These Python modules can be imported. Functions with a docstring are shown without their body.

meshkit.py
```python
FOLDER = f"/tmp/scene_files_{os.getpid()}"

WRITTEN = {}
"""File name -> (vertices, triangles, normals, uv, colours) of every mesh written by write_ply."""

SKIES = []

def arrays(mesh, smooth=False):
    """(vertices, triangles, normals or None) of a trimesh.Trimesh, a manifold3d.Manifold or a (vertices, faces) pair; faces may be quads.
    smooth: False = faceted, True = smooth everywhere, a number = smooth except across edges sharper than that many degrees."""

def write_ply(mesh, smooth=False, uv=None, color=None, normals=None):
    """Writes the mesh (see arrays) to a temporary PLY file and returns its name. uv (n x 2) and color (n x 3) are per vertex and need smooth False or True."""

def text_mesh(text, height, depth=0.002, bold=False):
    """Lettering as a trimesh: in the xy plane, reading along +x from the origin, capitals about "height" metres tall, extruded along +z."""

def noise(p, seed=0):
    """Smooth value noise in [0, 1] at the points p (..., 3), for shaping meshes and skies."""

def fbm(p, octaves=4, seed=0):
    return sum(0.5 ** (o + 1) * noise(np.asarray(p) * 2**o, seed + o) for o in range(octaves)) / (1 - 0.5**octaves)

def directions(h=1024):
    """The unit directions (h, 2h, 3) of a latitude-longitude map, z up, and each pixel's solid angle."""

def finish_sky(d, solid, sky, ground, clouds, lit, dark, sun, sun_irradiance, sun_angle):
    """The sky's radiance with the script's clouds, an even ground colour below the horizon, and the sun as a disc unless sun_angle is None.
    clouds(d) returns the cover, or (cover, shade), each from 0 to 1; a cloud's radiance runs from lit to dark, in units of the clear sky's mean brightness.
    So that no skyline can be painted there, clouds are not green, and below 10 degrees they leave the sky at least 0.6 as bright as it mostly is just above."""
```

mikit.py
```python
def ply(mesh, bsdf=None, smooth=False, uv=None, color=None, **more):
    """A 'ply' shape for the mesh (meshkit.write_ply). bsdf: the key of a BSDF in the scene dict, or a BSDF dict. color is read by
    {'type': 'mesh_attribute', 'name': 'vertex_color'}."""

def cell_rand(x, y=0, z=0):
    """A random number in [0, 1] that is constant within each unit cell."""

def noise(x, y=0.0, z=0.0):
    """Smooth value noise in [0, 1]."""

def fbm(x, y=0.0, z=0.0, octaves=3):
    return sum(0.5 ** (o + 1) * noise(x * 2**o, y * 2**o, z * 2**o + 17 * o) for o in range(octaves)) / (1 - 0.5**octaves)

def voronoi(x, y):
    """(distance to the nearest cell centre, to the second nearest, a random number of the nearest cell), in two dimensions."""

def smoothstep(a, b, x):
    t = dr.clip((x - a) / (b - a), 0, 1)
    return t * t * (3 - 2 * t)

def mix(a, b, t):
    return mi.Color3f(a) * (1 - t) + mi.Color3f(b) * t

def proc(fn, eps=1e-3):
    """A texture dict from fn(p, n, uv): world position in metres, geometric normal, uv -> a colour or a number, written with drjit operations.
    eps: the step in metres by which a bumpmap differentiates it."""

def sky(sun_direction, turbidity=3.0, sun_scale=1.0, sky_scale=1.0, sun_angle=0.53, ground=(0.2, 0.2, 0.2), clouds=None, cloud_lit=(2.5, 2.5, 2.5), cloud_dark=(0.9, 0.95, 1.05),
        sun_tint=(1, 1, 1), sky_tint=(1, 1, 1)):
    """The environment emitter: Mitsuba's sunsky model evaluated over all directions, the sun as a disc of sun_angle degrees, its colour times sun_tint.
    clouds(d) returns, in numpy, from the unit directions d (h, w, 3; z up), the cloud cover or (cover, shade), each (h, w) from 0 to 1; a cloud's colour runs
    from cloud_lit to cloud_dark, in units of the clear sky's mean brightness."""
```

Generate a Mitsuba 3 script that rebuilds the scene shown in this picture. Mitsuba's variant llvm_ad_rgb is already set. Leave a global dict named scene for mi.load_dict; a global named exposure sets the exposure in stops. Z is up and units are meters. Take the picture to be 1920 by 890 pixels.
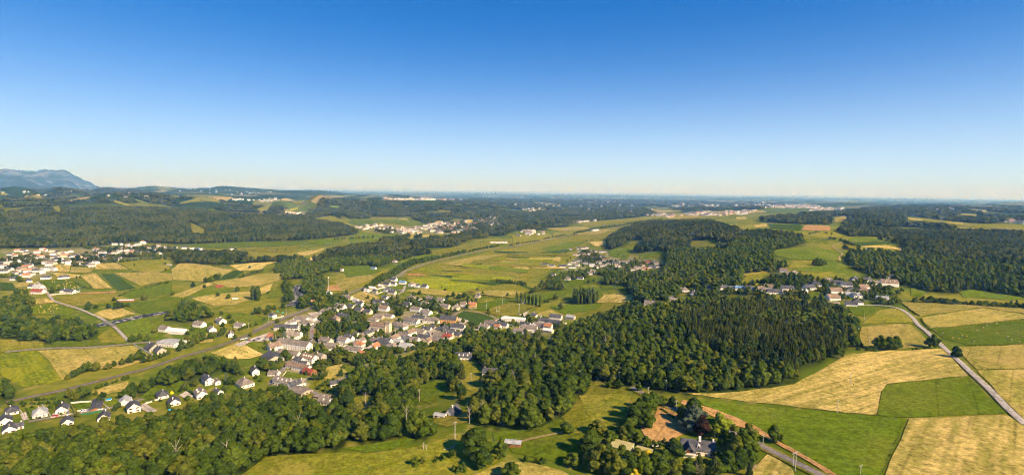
import math, random
import numpy as np, trimesh, drjit as dr, mitsuba as mi, mikit, meshkit
from mikit import noise, fbm, voronoi, cell_rand, smoothstep, mix
from scipy.interpolate import RBFInterpolator
from scipy.ndimage import gaussian_filter, map_coordinates
from scipy.spatial import Delaunay
from shapely.geometry import Polygon, Point, LineString
from shapely import contains_xy

# ------------------------------------------------------------------ camera, sky, air
T = mi.ScalarTransform4f
scene, labels = {'type': 'scene'}, {}
CAM_Z, F, CX, CY = 200.0, 960.0, 960.0, 445.0          # eye height over the valley floor, focal length of the photograph in its pixels
PITCH, ROLL = math.atan((445 - 358) / 960), 0.013
fw = np.array([0, math.cos(PITCH), -math.sin(PITCH)])
up0 = np.array([0, math.sin(PITCH), math.cos(PITCH)])
rt = np.array([1.0, 0, 0]) * math.cos(ROLL) + up0 * math.sin(ROLL)
up = up0 * math.cos(ROLL) - np.array([1.0, 0, 0]) * math.sin(ROLL)
eye = np.array([0, 0, CAM_Z])
scene['air'] = {'type': 'homogeneous', 'albedo': {'type': 'rgb', 'value': [0.88, 0.935, 0.985]}, 'sigma_t': {'type': 'rgb', 'value': [1.2e-5, 2.9e-5, 6.0e-5]}}
scene['camera'] = {'type': 'perspective', 'fov': 90.0, 'fov_axis': 'x', 'near_clip': 1.0, 'far_clip': 120000.0,
                   'to_world': T().look_at(origin=eye.tolist(), target=(eye + fw * 100).tolist(), up=up.tolist()),
                   'medium': {'type': 'ref', 'id': 'air'}}
SUN = (0.63, -0.52, 0.56)
scene['sky'] = mikit.sky(SUN, turbidity=3, sun_tint=(1.0, 0.94, 0.84), sky_tint=(0.0, 0.275, 0.61), clouds=lambda d: 0.95 * np.exp(-(np.maximum(np.degrees(np.arcsin(d[..., 2])), 0) / 8.0) ** 1.6), cloud_lit=(3.5, 4.5, 5.7))
exposure = 2.8
scene['haze'] = {'type': 'cube', 'to_world': T().translate([0, 0, 364]).scale([60000, 60000, 394]), 'bsdf': {'type': 'null'}, 'interior': {'type': 'ref', 'id': 'air'}}
labels['haze'] = {'kind': 'stuff', 'label': 'thin blue summer haze lying over the whole landscape', 'category': 'haze'}

# ------------------------------------------------------------------ materials
def bsdf(key, fn=None, rgb=None, rough=None):
    tex = {'type': 'rgb', 'value': list(rgb)} if fn is None else mikit.proc(fn)
    b = {'type': 'diffuse', 'reflectance': tex} if rough is None else {'type': 'principled', 'base_color': tex, 'roughness': rough, 'specular': 0.4}
    scene[key] = {'type': 'twosided', 'bsdf': b}

def C(*v): return mi.Color3f(*v)

def field_fn(a, b, c, streak, patch=45.0):
    """a: main colour, b: second colour along the mowing rows, c: colour of larger patches. uv = metres along (+ 8000 * tone number) and across the rows."""
    def fn(p, n, uv):
        k = dr.floor(uv.x / 8000 + 0.5)
        tone = cell_rand(k, 7, 3)
        u = uv.x - k * 8000
        big = smoothstep(0.45, 0.72, fbm(p.x / patch, p.y / patch, k * 3.1))
        rows = noise(uv.y / 2.1, u / 30.0, k) * 0.6 + noise(uv.y / 5.5, u / 90.0, k + 9) * 0.4
        tuft = fbm(p.x / 3.0, p.y / 3.0, 5.0)
        col = mix(C(*a), C(*b), smoothstep(0.3, 0.75, rows * streak + tuft * (1 - streak)))
        col = mix(col, C(*c), big * 0.65)
        tram = smoothstep(.455, .485, dr.abs(uv.y / 21 - dr.floor(uv.y / 21) - .5)) * smoothstep(.2, .5, noise(u / 60, uv.y / 21, k))
        col = col * (1 - .22 * tram)
        clump = noise(p.x / 1.1, p.y / 1.1, 2.0) * .55 + noise(p.x / 2.7, p.y / 2.7, 7.0) * .45
        return col * (0.84 + 0.32 * tone) * (0.48 + 1.04 * clump)
    return fn

bsdf('m_green', field_fn((.085, .135, .006), (.115, .160, .008), (.15, .17, .016), .45))
bsdf('m_olive', field_fn((.150, .170, .012), (.21, .20, .022), (.27, .225, .045), .35, 30))
bsdf('m_straw', field_fn((.56, .43, .135), (.27, .245, .05), (.26, .235, .045), .6, 60))
bsdf('m_dry', field_fn((.36, .30, .07), (.20, .20, .035), (.43, .33, .10), .5, 35))
bsdf('m_bare', field_fn((.38, .225, .085), (.33, .195, .072), (.43, .27, .105), .5))
bsdf('m_corn', field_fn((.235, .255, .010), (.12, .17, .008), (.30, .29, .014), .5, 18))
bsdf('m_dark', field_fn((.042, .080, .014), (.058, .096, .016), (.05, .09, .014), .6))

def ground_fn(p, n, uv):
    cover, town = uv.x, uv.y
    a = fbm(p.x / 110, p.y / 110, 1.0, octaves=4)
    b = fbm(p.x / 9, p.y / 9, 4.0)
    col = mix(C(.095, .140, .009), C(.20, .195, .022), smoothstep(.35, .65, a * .6 + b * .4))
    col = mix(col, C(.30, .25, .085), smoothstep(.62, .8, b) * .45)
    r = dr.sqrt(p.x * p.x + p.y * p.y)
    x, y = p.x * .8 + p.y * .6, p.y * .8 - p.x * .6
    wx, wy = x / 420 + 0.5 * noise(x / 300, y / 300), y / 300 + .5 * noise(x / 260, y / 260, 4.)
    _, _, q = voronoi(wx, wy)
    far = dr.select(q < .34, C(.022, .045, .012), dr.select(q < .52, C(.030, .055, .012), dr.select(q < .68, C(.085, .125, .022), dr.select(q < .86, C(.15, .16, .035), C(.34, .27, .10)))))
    wood = smoothstep(.46, .54, fbm(p.x / 900, p.y / 900, 8., octaves=4))
    far = mix(far, C(.024, .046, .012) * (.7 + .6 * noise(p.x / 25, p.y / 25)), wood * smoothstep(6000, 9000, r) * .9)
    col = mix(col, far, smoothstep(3300, 4300, r))
    col = mix(col, C(.30, .27, .20), town * smoothstep(.4, .6, fbm(p.x / 14, p.y / 14, 12.)) * .65)
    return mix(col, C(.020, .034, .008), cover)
bsdf('m_ground', ground_fn)

def mountain_fn(p, n, uv):
    w = smoothstep(.5, .72, fbm(p.x / 420, p.y / 420, p.z / 260, octaves=4))
    return mix(C(.024, .040, .020), C(.12, .115, .085), w)
bsdf('m_mountain', mountain_fn)

def foliage_fn(a, b, s=9.0):
    def fn(p, n, uv):
        tree = noise(p.x / s, p.y / s, 3.0) * .6 + noise(p.x / 55, p.y / 55, 6.0) * .4
        leaf = noise(p.x / .9, p.y / .9, p.z / .9)
        return mix(C(*a), C(*b), smoothstep(.25, .75, tree)) * (.45 + 1.1 * leaf)
    return fn
LEAF = {'dark': ((.028, .052, .008), (.052, .082, .011)), 'mid': ((.046, .078, .008), (.080, .112, .012)), 'olive': ((.070, .090, .011), (.108, .122, .016)),
        'conifer': ((.038, .056, .013), (.076, .090, .018)), 'poplar': ((.048, .074, .012), (.074, .102, .016)), 'lime': ((.12, .17, .012), (.17, .21, .018)),
        'yellow': ((.40, .33, .02), (.48, .38, .03)), 'copper': ((.032, .016, .012), (.045, .022, .015)), 'blue': ((.075, .105, .065), (.12, .15, .10)), 'grey': ((.10, .10, .06), (.14, .13, .08))}
for k, (a, b) in LEAF.items():
    bsdf('m_leaf_' + k, foliage_fn(*[tuple(c * .87 for c in q) for q in (a, b)]))
bsdf('m_farleaf', foliage_fn((.012, .025, .006), (.060, .066, .012), 8.))
bsdf('m_bark', rgb=(.10, .075, .05))
bsdf('m_deadwood', rgb=(.42, .38, .32))

def road_fn(p, n, uv):
    w = fbm(p.x / 4, p.y / 4, 0.)
    edge = smoothstep(.34, .5, dr.abs(uv.y))
    return mix(C(.20, .185, .17), C(.29, .27, .235), w) * (1 - .25 * smoothstep(.5, .7, noise(p.x / 1.7, p.y / 1.7))) * (1 - .2 * edge)
bsdf('m_road', road_fn)
def lane_fn(p, n, uv):
    return mix(C(.36, .33, .28), C(.46, .43, .37), fbm(p.x / 5, p.y / 5, 0.)) * (1 - .3 * smoothstep(.55, .7, noise(p.x / 2.2, p.y / 2.2, 3.)))
bsdf('m_lane', lane_fn)
bsdf('m_track', field_fn((.40, .31, .16), (.33, .26, .12), (.24, .2, .08), .5))
bsdf('m_gravel', field_fn((.38, .34, .27), (.45, .40, .33), (.30, .28, .22), .3))
def rail_fn(p, n, uv):
    return mix(C(.12, .105, .10), C(.22, .19, .17), fbm(p.x / 3, p.y / 3, 0.)) * (1 - .35 * smoothstep(.28, .36, dr.abs(uv.y)) )
bsdf('m_ballast', rail_fn)
def river_fn(p, n, uv):
    st = smoothstep(.52, .62, fbm(p.x / 3.5, p.y / 3.5, 2.)) * smoothstep(.05, .4, dr.abs(uv.y) + .25 * noise(uv.x / 25, 0., 1.))
    return mix(C(.022, .026, .024), C(.30, .28, .24), st)
bsdf('m_water', river_fn, rough=.65)

# ------------------------------------------------------------------ the lie of the land: heights at surveyed points, in polar coordinates about the viewpoint
TH0, TH1, NT, R0, R1, NR = -1.25, 1.25, 460, 60.0, 52000.0, 380
th_ax, lr_ax = np.linspace(TH0, TH1, NT), np.linspace(math.log(R0), math.log(R1), NR)

def ray(px, py):
    px, py = np.asarray(px, float), np.asarray(py, float)
    d = fw * F + rt * (px - CX)[..., None] - up * (py - CY)[..., None]
    hyp = np.hypot(d[..., 0], d[..., 1])
    return np.arctan2(d[..., 0], d[..., 1]), d[..., 2] / hyp        # azimuth, slope

S = []                                                              # (azimuth, log r, z)
def z_at(z, *pts):
    for px, py in pts:
        a, t = ray(px, py); S.append((float(a), math.log((z - CAM_Z) / float(t)), z))
def d_at(*pts):
    for px, py, dist in pts:
        a, t = ray(px, py); r = dist / math.cos(a); S.append((float(a), math.log(r), CAM_Z + r * float(t)))
def w_at(*pts):
    for x, y, z in pts: S.append((math.atan2(x, y), math.log(math.hypot(x, y)), z))
z_at(0, (0, 750), (75, 780), (300, 745), (400, 720), (480, 700), (540, 716), (600, 738), (0, 650), (150, 660), (250, 645), (380, 600), (100, 560), (0, 540), (60, 480), (200, 480), (300, 472),
     (480, 500), (480, 560), (600, 580), (700, 540), (620, 640), (700, 650), (800, 600), (850, 625), (900, 600), (960, 590), (1030, 600), (1085, 597), (950, 550), (850, 520), (900, 470), (1000, 500),
     (1000, 450), (750, 470), (640, 460), (560, 462), (450, 462), (350, 462), (220, 462), (100, 468), (0, 470), (700, 440), (800, 440), (900, 430), (1000, 430), (1080, 420), (1130, 412), (1200, 405),
     (1060, 530), (1120, 500), (1150, 480), (1100, 455), (1130, 440), (1000, 400), (1100, 392), (1250, 392), (1400, 385), (1150, 378), (950, 376), (1250, 375), (1500, 377), (700, 371))
z_at(7, (350, 498), (390, 500)); z_at(3, (330, 525), (430, 520))
z_at(2, (715, 418), (1150, 560), (1180, 515)); z_at(6, (650, 412), (760, 408), (1117, 614)); z_at(16, (870, 672)); z_at(14, (920, 700)); z_at(28, (850, 772)); z_at(30, (825, 776))
z_at(37, (650, 795), (870, 790), (780, 805), (1150, 726)); z_at(42, (530, 850), (560, 862), (760, 850), (850, 832), (1040, 800), (1130, 760)); z_at(45, (940, 880), (1240, 795), (1300, 738), (1300, 840), (1200, 860), (1100, 860))
z_at(46, (1500, 720), (1400, 760), (1450, 840), (1600, 640)); z_at(50, (1600, 780), (1700, 700)); z_at(54, (1700, 860), (1540, 885)); z_at(57, (1900, 700), (1900, 800), (1900, 880))
z_at(47, (1700, 605), (1800, 620), (1900, 610), (1640, 590)); z_at(45, (1750, 570), (1900, 560), (1800, 552), (1900, 553), (1660, 552), (1560, 570), (1600, 545)); z_at(42, (1380, 540), (1440, 545), (1340, 525)); z_at(34, (1290, 550)); z_at(28, (1220, 572), (1260, 562))
z_at(70, (1530, 492), (1480, 500)); z_at(80, (1500, 469)); z_at(66, (1590, 500)); z_at(88, (1650, 455), (1580, 446)); z_at(95, (1530, 431), (1640, 441), (1530, 424), (1440, 424)); z_at(60, (1340, 456), (1400, 515)); z_at(52, (1350, 500))
z_at(75, (1250, 418), (1330, 418)); z_at(12, (1150, 448), (1220, 488)); z_at(40, (1200, 442), (1290, 478)); z_at(22, (1230, 500), (1190, 466)); z_at(30, (1280, 520)); z_at(85, (1380, 424)); z_at(92, (1415, 422))
w_at((-300, 430, 1), (-360, 370, 8), (-150, 440, 3), (-200, 380, 14), (-100, 410, 14), (-250, 330, 28), (-150, 335, 32), (-350, 300, 26), (-450, 330, 5), (-450, 260, 18), (-250, 250, 48), (-100, 250, 46), (0, 240, 46), (-60, 480, 18), (0, 520, 20),
     (40, 640, 12), (60, 560, 24), (120, 500, 36), (200, 560, 42), (350, 700, 44), (480, 800, 46), (200, 800, 30), (300, 880, 40), (0, 100, 45), (300, 150, 52), (-300, 120, 45), (-120, 540, 4),
     (900, 1150, 45), (1300, 1300, 45), (1000, 1500, 62), (1500, 1800, 60), (1500, 2500, 78), (1000, 2100, 82), (2500, 3000, 80), (1500, 3600, 70), (2000, 5000, 60), (700, 3300, 25), (900, 4500, 5))
z_at(84, (1750, 400), (1850, 418)); z_at(90, (1700, 388), (1550, 400)); z_at(80, (1490, 402)); z_at(70, (1900, 385), (1600, 384)); z_at(60, (1800, 382))
d_at((0, 394, 2600), (100, 392, 2600), (180, 393, 2600), (300, 394, 2600), (400, 399, 2650), (480, 407, 2700), (560, 411, 2750), (620, 420, 2700), (660, 431, 2600), (0, 430, 2100), (200, 430, 2150), (400, 430, 2250), (550, 430, 2500),
     (0, 361, 4500), (80, 359, 4500), (180, 362, 4500), (260, 366, 4500), (0, 376, 3600), (150, 379, 3600), (300, 379, 3800), (380, 374, 3900), (440, 384, 3800), (500, 378, 5500), (540, 376, 5500), (540, 401, 3900), (480, 392, 4200),
     (600, 374, 4300), (700, 380, 4300), (800, 382, 4300), (860, 394, 4300), (600, 392, 3800), (940, 396, 4800), (230, 357, 8500), (330, 352.5, 9000), (420, 351.5, 9000), (500, 356, 9500), (580, 359, 10000), (360, 362, 6500), (200, 366, 6000))
for x, y in ((-40000, 25000), (-20000, 40000), (0, 50000), (20000, 45000), (40000, 25000), (-9000, 25000), (0, 20000), (10000, 22000), (20000, 20000), (3000, 12000)):
    w_at((x, y, 0))
S = np.array(S)
ct, cr = np.linspace(TH0, TH1, 150), np.linspace(math.log(R0), math.log(R1), 130)
g = np.stack(np.meshgrid(ct, cr, indexing='ij'), -1).reshape(-1, 2)
coarse = RBFInterpolator(S[:, :2], S[:, 2], kernel='linear', smoothing=0.02, neighbors=None)(g).reshape(150, 130)
coarse = gaussian_filter(coarse, 1.1)
ii, jj = np.meshgrid(np.linspace(0, 149, NT), np.linspace(0, 129, NR), indexing='ij')
HG = map_coordinates(coarse, [ii, jj], order=1, mode='nearest')
HG = gaussian_filter(HG, (1.5, 1.5))
TT, LL = np.meshgrid(th_ax, lr_ax, indexing='ij')
RR = np.exp(LL); GX, GY = RR * np.sin(TT), RR * np.cos(TT)
P3 = np.stack([GX, GY, 0 * GX], -1)
hilly = np.clip(HG / 60, 0, 1)
LEFT = np.clip((-.12 - TT) / .1, 0, 1)
HG += LEFT * np.clip((RR - 2900) / 900, 0, 1) * np.clip((14000 - RR) / 4000, 0, 1) * (meshkit.fbm(P3 / 1000, 3, 31) - .54) * 150
HG += hilly * ((meshkit.fbm(P3 / 420, 3, 5) - .5) * 44 * np.clip((RR - 2200) / 1500, 0, 1) + (meshkit.fbm(P3 / 1500, 3, 9) - .5) * 70 * np.clip((RR - 5200) / 2500, 0, 1) + (meshkit.fbm(P3 / 90, 2, 3) - .5) * 4)
HG += (meshkit.fbm(P3 / 2500, 3, 21) - .45) * 60 * np.clip((RR - 9000) / 6000, 0, 1)

for px_, dist_, wa, wr, top_ in [(430,9000,130,1300,216),(300,8500,110,1200,198),(215,7300,70,900,176),(580,10500,110,1500,160),(120,4600,75,420,168),(30,4500,80,420,176),(255,4700,60,380,152),(375,4100,60,330,132),(604,4300,45,300,150),(505,5600,60,400,122),(695,4400,60,330,128),(800,4600,60,350,120),(200,3700,70,300,140),(60,3600,50,280,132),(310,3600,40,260,126),(530,4000,40,260,104),(450,4500,45,300,112),(670,5200,40,350,90),(880,5200,60,500,70),
                            (1750,6000,110,700,112),(1600,8000,110,1000,95),(1890,9000,90,1000,118),(1830,4200,60,400,100),(1560,5200,60,400,98),(1690,3700,50,300,96)]:
    a_ = float(ray(px_, 360)[0]); ridge = .72 + .56 * meshkit.fbm(P3 / 260, 3, int(px_))
    HG = np.maximum(HG, top_ * ridge.clip(0, 1.05) * np.exp(-((TT - a_) / (wa / 960 * math.cos(a_) ** 2)) ** 2 - ((RR - dist_ / math.cos(a_)) / wr) ** 2))

def H(x, y):
    x, y = np.asarray(x, float), np.asarray(y, float)
    if x.ndim == 0: return float(H(x[None], y[None])[0])
    t, l = np.arctan2(x, y), np.log(np.maximum(np.hypot(x, y), R0))
    return map_coordinates(HG, [(t - TH0) / (TH1 - TH0) * (NT - 1), (l - lr_ax[0]) / (lr_ax[-1] - lr_ax[0]) * (NR - 1)], order=1, mode='nearest')

MR = np.exp(np.linspace(math.log(130), math.log(50000), 1100))
def at(px, py, lift=0.0):
    """The point of the land (or of a surface lift metres above it) that the photograph shows at this pixel: (n, 3)."""
    a, t = ray(np.atleast_1d(px), np.atleast_1d(py))
    out = np.zeros((len(a), 3))
    for s in range(0, len(a), 4000):
        aa, tt = a[s:s + 4000, None], t[s:s + 4000, None]
        below = CAM_Z + MR * tt < H(MR * np.sin(aa), MR * np.cos(aa)) + lift
        k = np.where(below.any(1), below.argmax(1), len(MR) - 1).clip(1)
        lo, hi = MR[k - 1], MR[k]
        for _ in range(14):
            m = (lo + hi) / 2
            b = CAM_Z + m * tt[:, 0] < H(m * np.sin(aa[:, 0]), m * np.cos(aa[:, 0])) + lift
            lo, hi = np.where(b, lo, m), np.where(b, m, hi)
        x, y = hi * np.sin(aa[:, 0]), hi * np.cos(aa[:, 0])
        out[s:s + 4000] = np.stack([x, y, H(x, y)], 1)
    return out
def seen(P):
    d = np.asarray(P, float) - eye
    w = d @ fw
    return CX + F * (d @ rt) / w, CY - F * (d @ up) / w
ELEV = np.maximum.accumulate((HG - CAM_Z) / RR, axis=1)              # the skyline of the land out to each distance
def hidden(x, y, z):
    t, l = np.arctan2(x, y), np.log(np.hypot(x, y) * .985)
    e = map_coordinates(ELEV, [(t - TH0) / (TH1 - TH0) * (NT - 1), (l - lr_ax[0]) / (lr_ax[-1] - lr_ax[0]) * (NR - 1)], order=1, mode='nearest')
    return (z - CAM_Z) / np.hypot(x, y) < e - .0015

# ------------------------------------------------------------------ naming
used = {}
def numbered(name):
    k = used.get(name, 0); used[name] = k + 1
    return name if k == 0 else f'{name}_{k:03d}'
def tag(key, label, cat=None, group=None, kind=None):
    labels[key] = {'label': label, **({'category': cat} if cat else {}), **({'group': group} if group else {}), **({'kind': kind} if kind else {})}
NTH = 'first second third fourth fifth sixth seventh eighth ninth tenth eleventh twelfth thirteenth fourteenth fifteenth sixteenth seventeenth eighteenth nineteenth twentieth'.split()
TENS = ['', '', 'twenty', 'thirty', 'forty', 'fifty', 'sixty', 'seventy', 'eighty', 'ninety']
def nth(i): return NTH[i] if i < 20 else ((TENS[(i + 1) // 10] + '-' + NTH[(i + 1) % 10 - 1]) if (i + 1) % 10 else TENS[(i + 1) // 10][:-1] + 'ieth') if i < 99 else 'hundredth' if i == 99 else 'hundred-and-' + nth(i - 100)
ANCH = [('the tall-tree garden house', 1310, 838), ('the flat-roofed sheds', 1168, 838), ('the bare brown plot', 1240, 795), ('the conifer plantation', 1450, 690), ('the hay-bale field', 1800, 625),
        ('the two round trees', 1665, 650), ('the white hall', 960, 600), ('the village church', 715, 615), ('the long white building', 546, 655), ('the railway car park', 470, 640), ('the sawmill', 327, 645),
        ('the river bridge', 205, 605), ('the round garden pool', 204, 750), ('the timber-walled long house', 182, 760), ('the hipped brown villa', 458, 720), ('the street-end terrace', 535, 720), ('the poplar row', 990, 570),
        ('the poplar grove', 1100, 562), ('the two river poplars', 480, 563), ('the phone mast', 616, 545), ('the grey shed in the clearing', 825, 778), ('the dead fallen trunk', 845, 842), ('the big hamlet farmhouse', 1666, 536),
        ('the lane bend', 1712, 598), ('the open field shelter', 962, 835), ('the valley greenhouse', 935, 456), ('the blue-roofed house', 755, 531), ('the orange-roofed house by the pitch', 886, 573), ('the lone brown roof', 1117, 616),
        ('the plain-edge cottages', 1120, 472), ('the hill terrace fields', 1530, 490), ('the goal posts', 934, 587), ('the dry mound', 370, 505), ('the red-roofed farm', 72, 546), ('the walled pool villa', 132, 548), ('the old quarry lane', 600, 742),
        ('the log pile', 700, 795), ('the white lone cottage', 920, 702), ('the dormer house in the wood', 870, 674), ('the lowest meadow', 600, 865), ('the street green', 545, 710), ('the stubble corner', 1290, 742)]
AP = at([a[1] for a in ANCH], [a[2] for a in ANCH])
pending = []
def tag_near(key, look, noun, cat, group, xy):
    """Label to be finished once all are known: look + noun, counted outwards from the closest landmark."""
    d = np.hypot(AP[:, 0] - xy[0], AP[:, 1] - xy[1]); k = int(d.argmin())
    pending.append((key, look, noun, cat, group, k, d[k]))
def finish_labels():
    by = {}
    for e in pending: by.setdefault((e[1], e[2], e[5]), []).append(e)
    for (look, noun, k), es in by.items():
        es.sort(key=lambda e: e[6])
        for i, e in enumerate(es):
            tail = (f'by {ANCH[k][0]}' if len(es) == 1 else f'{nth(i)} out from {ANCH[k][0]}')
            text = f'{look} {noun}, {tail}'
            tag(e[0], text if len(text.split()) <= 16 else text.replace(' in the open', '').replace(' in the wood,', ','), e[3], e[4])

# ------------------------------------------------------------------ ground sheet, fields, roads
def rows_dir(poly, k):
    m = poly.minimum_rotated_rectangle.exterior.coords
    e = max(((m[i], m[i + 1]) for i in range(3)), key=lambda s: math.dist(*s))
    d = np.array(e[1]) - np.array(e[0]); return d / (np.linalg.norm(d) + 1e-9)

def drape(poly, off, step, rows=None, tone=0):
    """A sheet over the land inside a polygon of the map."""
    b = poly.exterior.segmentize(step) if hasattr(poly.exterior, 'segmentize') else poly.exterior
    ring = np.array(b.coords)[:-1]
    x0, y0, x1, y1 = poly.bounds
    xs, ys = np.arange(x0, x1, step), np.arange(y0, y1, step)
    inner = np.stack(np.meshgrid(xs, ys), -1).reshape(-1, 2) + step * .37
    inner = inner[contains_xy(poly.buffer(-step * .35), inner[:, 0], inner[:, 1])] if len(inner) else inner
    pts = np.vstack([ring, inner])
    tri = Delaunay(pts).simplices
    c = pts[tri].mean(1); tri = tri[contains_xy(poly, c[:, 0], c[:, 1])]
    e1, e2 = pts[tri[:, 1]] - pts[tri[:, 0]], pts[tri[:, 2]] - pts[tri[:, 0]]
    s = e1[:, 0] * e2[:, 1] - e1[:, 1] * e2[:, 0]
    tri = np.where((s < 0)[:, None], tri[:, ::-1], tri)[np.abs(s) > 1e-6]
    v = np.column_stack([pts, H(pts[:, 0], pts[:, 1]) + off])
    d = rows if rows is not None else rows_dir(poly, 0)
    m = pts - pts.mean(0)
    uv = np.column_stack([np.clip(m @ d, -3500, 3500) + 8000 * (tone % 60), m @ np.array([-d[1], d[0]])])
    return trimesh.Trimesh(v, tri, process=False), uv

from shapely import segmentize
def world_poly(px, jitter=.6):
    """A polygon drawn on the photograph, laid on the land."""
    q = segmentize(LineString(list(px) + [px[0]]), 6.0)
    c = np.array(q.coords)[:-1]
    rs = np.random.RandomState(len(px) + int(abs(c[0, 0])))
    wob = gaussian_filter(rs.normal(size=c.shape), (1.6, 0), mode='wrap') * 2.2 * jitter
    c = c + (wob + rs.uniform(-.25, .25, c.shape)) * np.clip((c[:, 1:] - 380) / 260, .12, 1)
    P = at(c[:, 0], c[:, 1])
    p = Polygon(P[:, :2]).buffer(0)
    if p.geom_type != 'Polygon': p = max(p.geoms, key=lambda s: s.area)
    return p

layer = {}
nfield = 0
FIELD_POLYS, FIELD_PX = [], []
def field(mat, look, px, extra=0.0):
    global nfield
    p = world_poly(px)
    if p.area < 20: return
    FIELD_POLYS.append(p)
    if p.area < 1.5e5: FIELD_PX.append(Polygon(px).buffer(0))
    dist = p.centroid.distance(Point(0, 0))
    step = min(max(dist * .018, 6), 120)
    mesh, uv = drape(p, .22 + dist * .00035 + extra + .02 * (nfield % 7), step, tone=nfield)
    nfield += 1
    key = numbered('field')
    scene[key] = mikit.ply(mesh, mat, smooth=True, uv=uv)
    d = np.hypot(AP[:, 0] - p.centroid.x, AP[:, 1] - p.centroid.y); k = int(d.argmin())
    tag(key, look + ' on the land by ' + ANCH[k][0], 'field', kind='structure')

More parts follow.
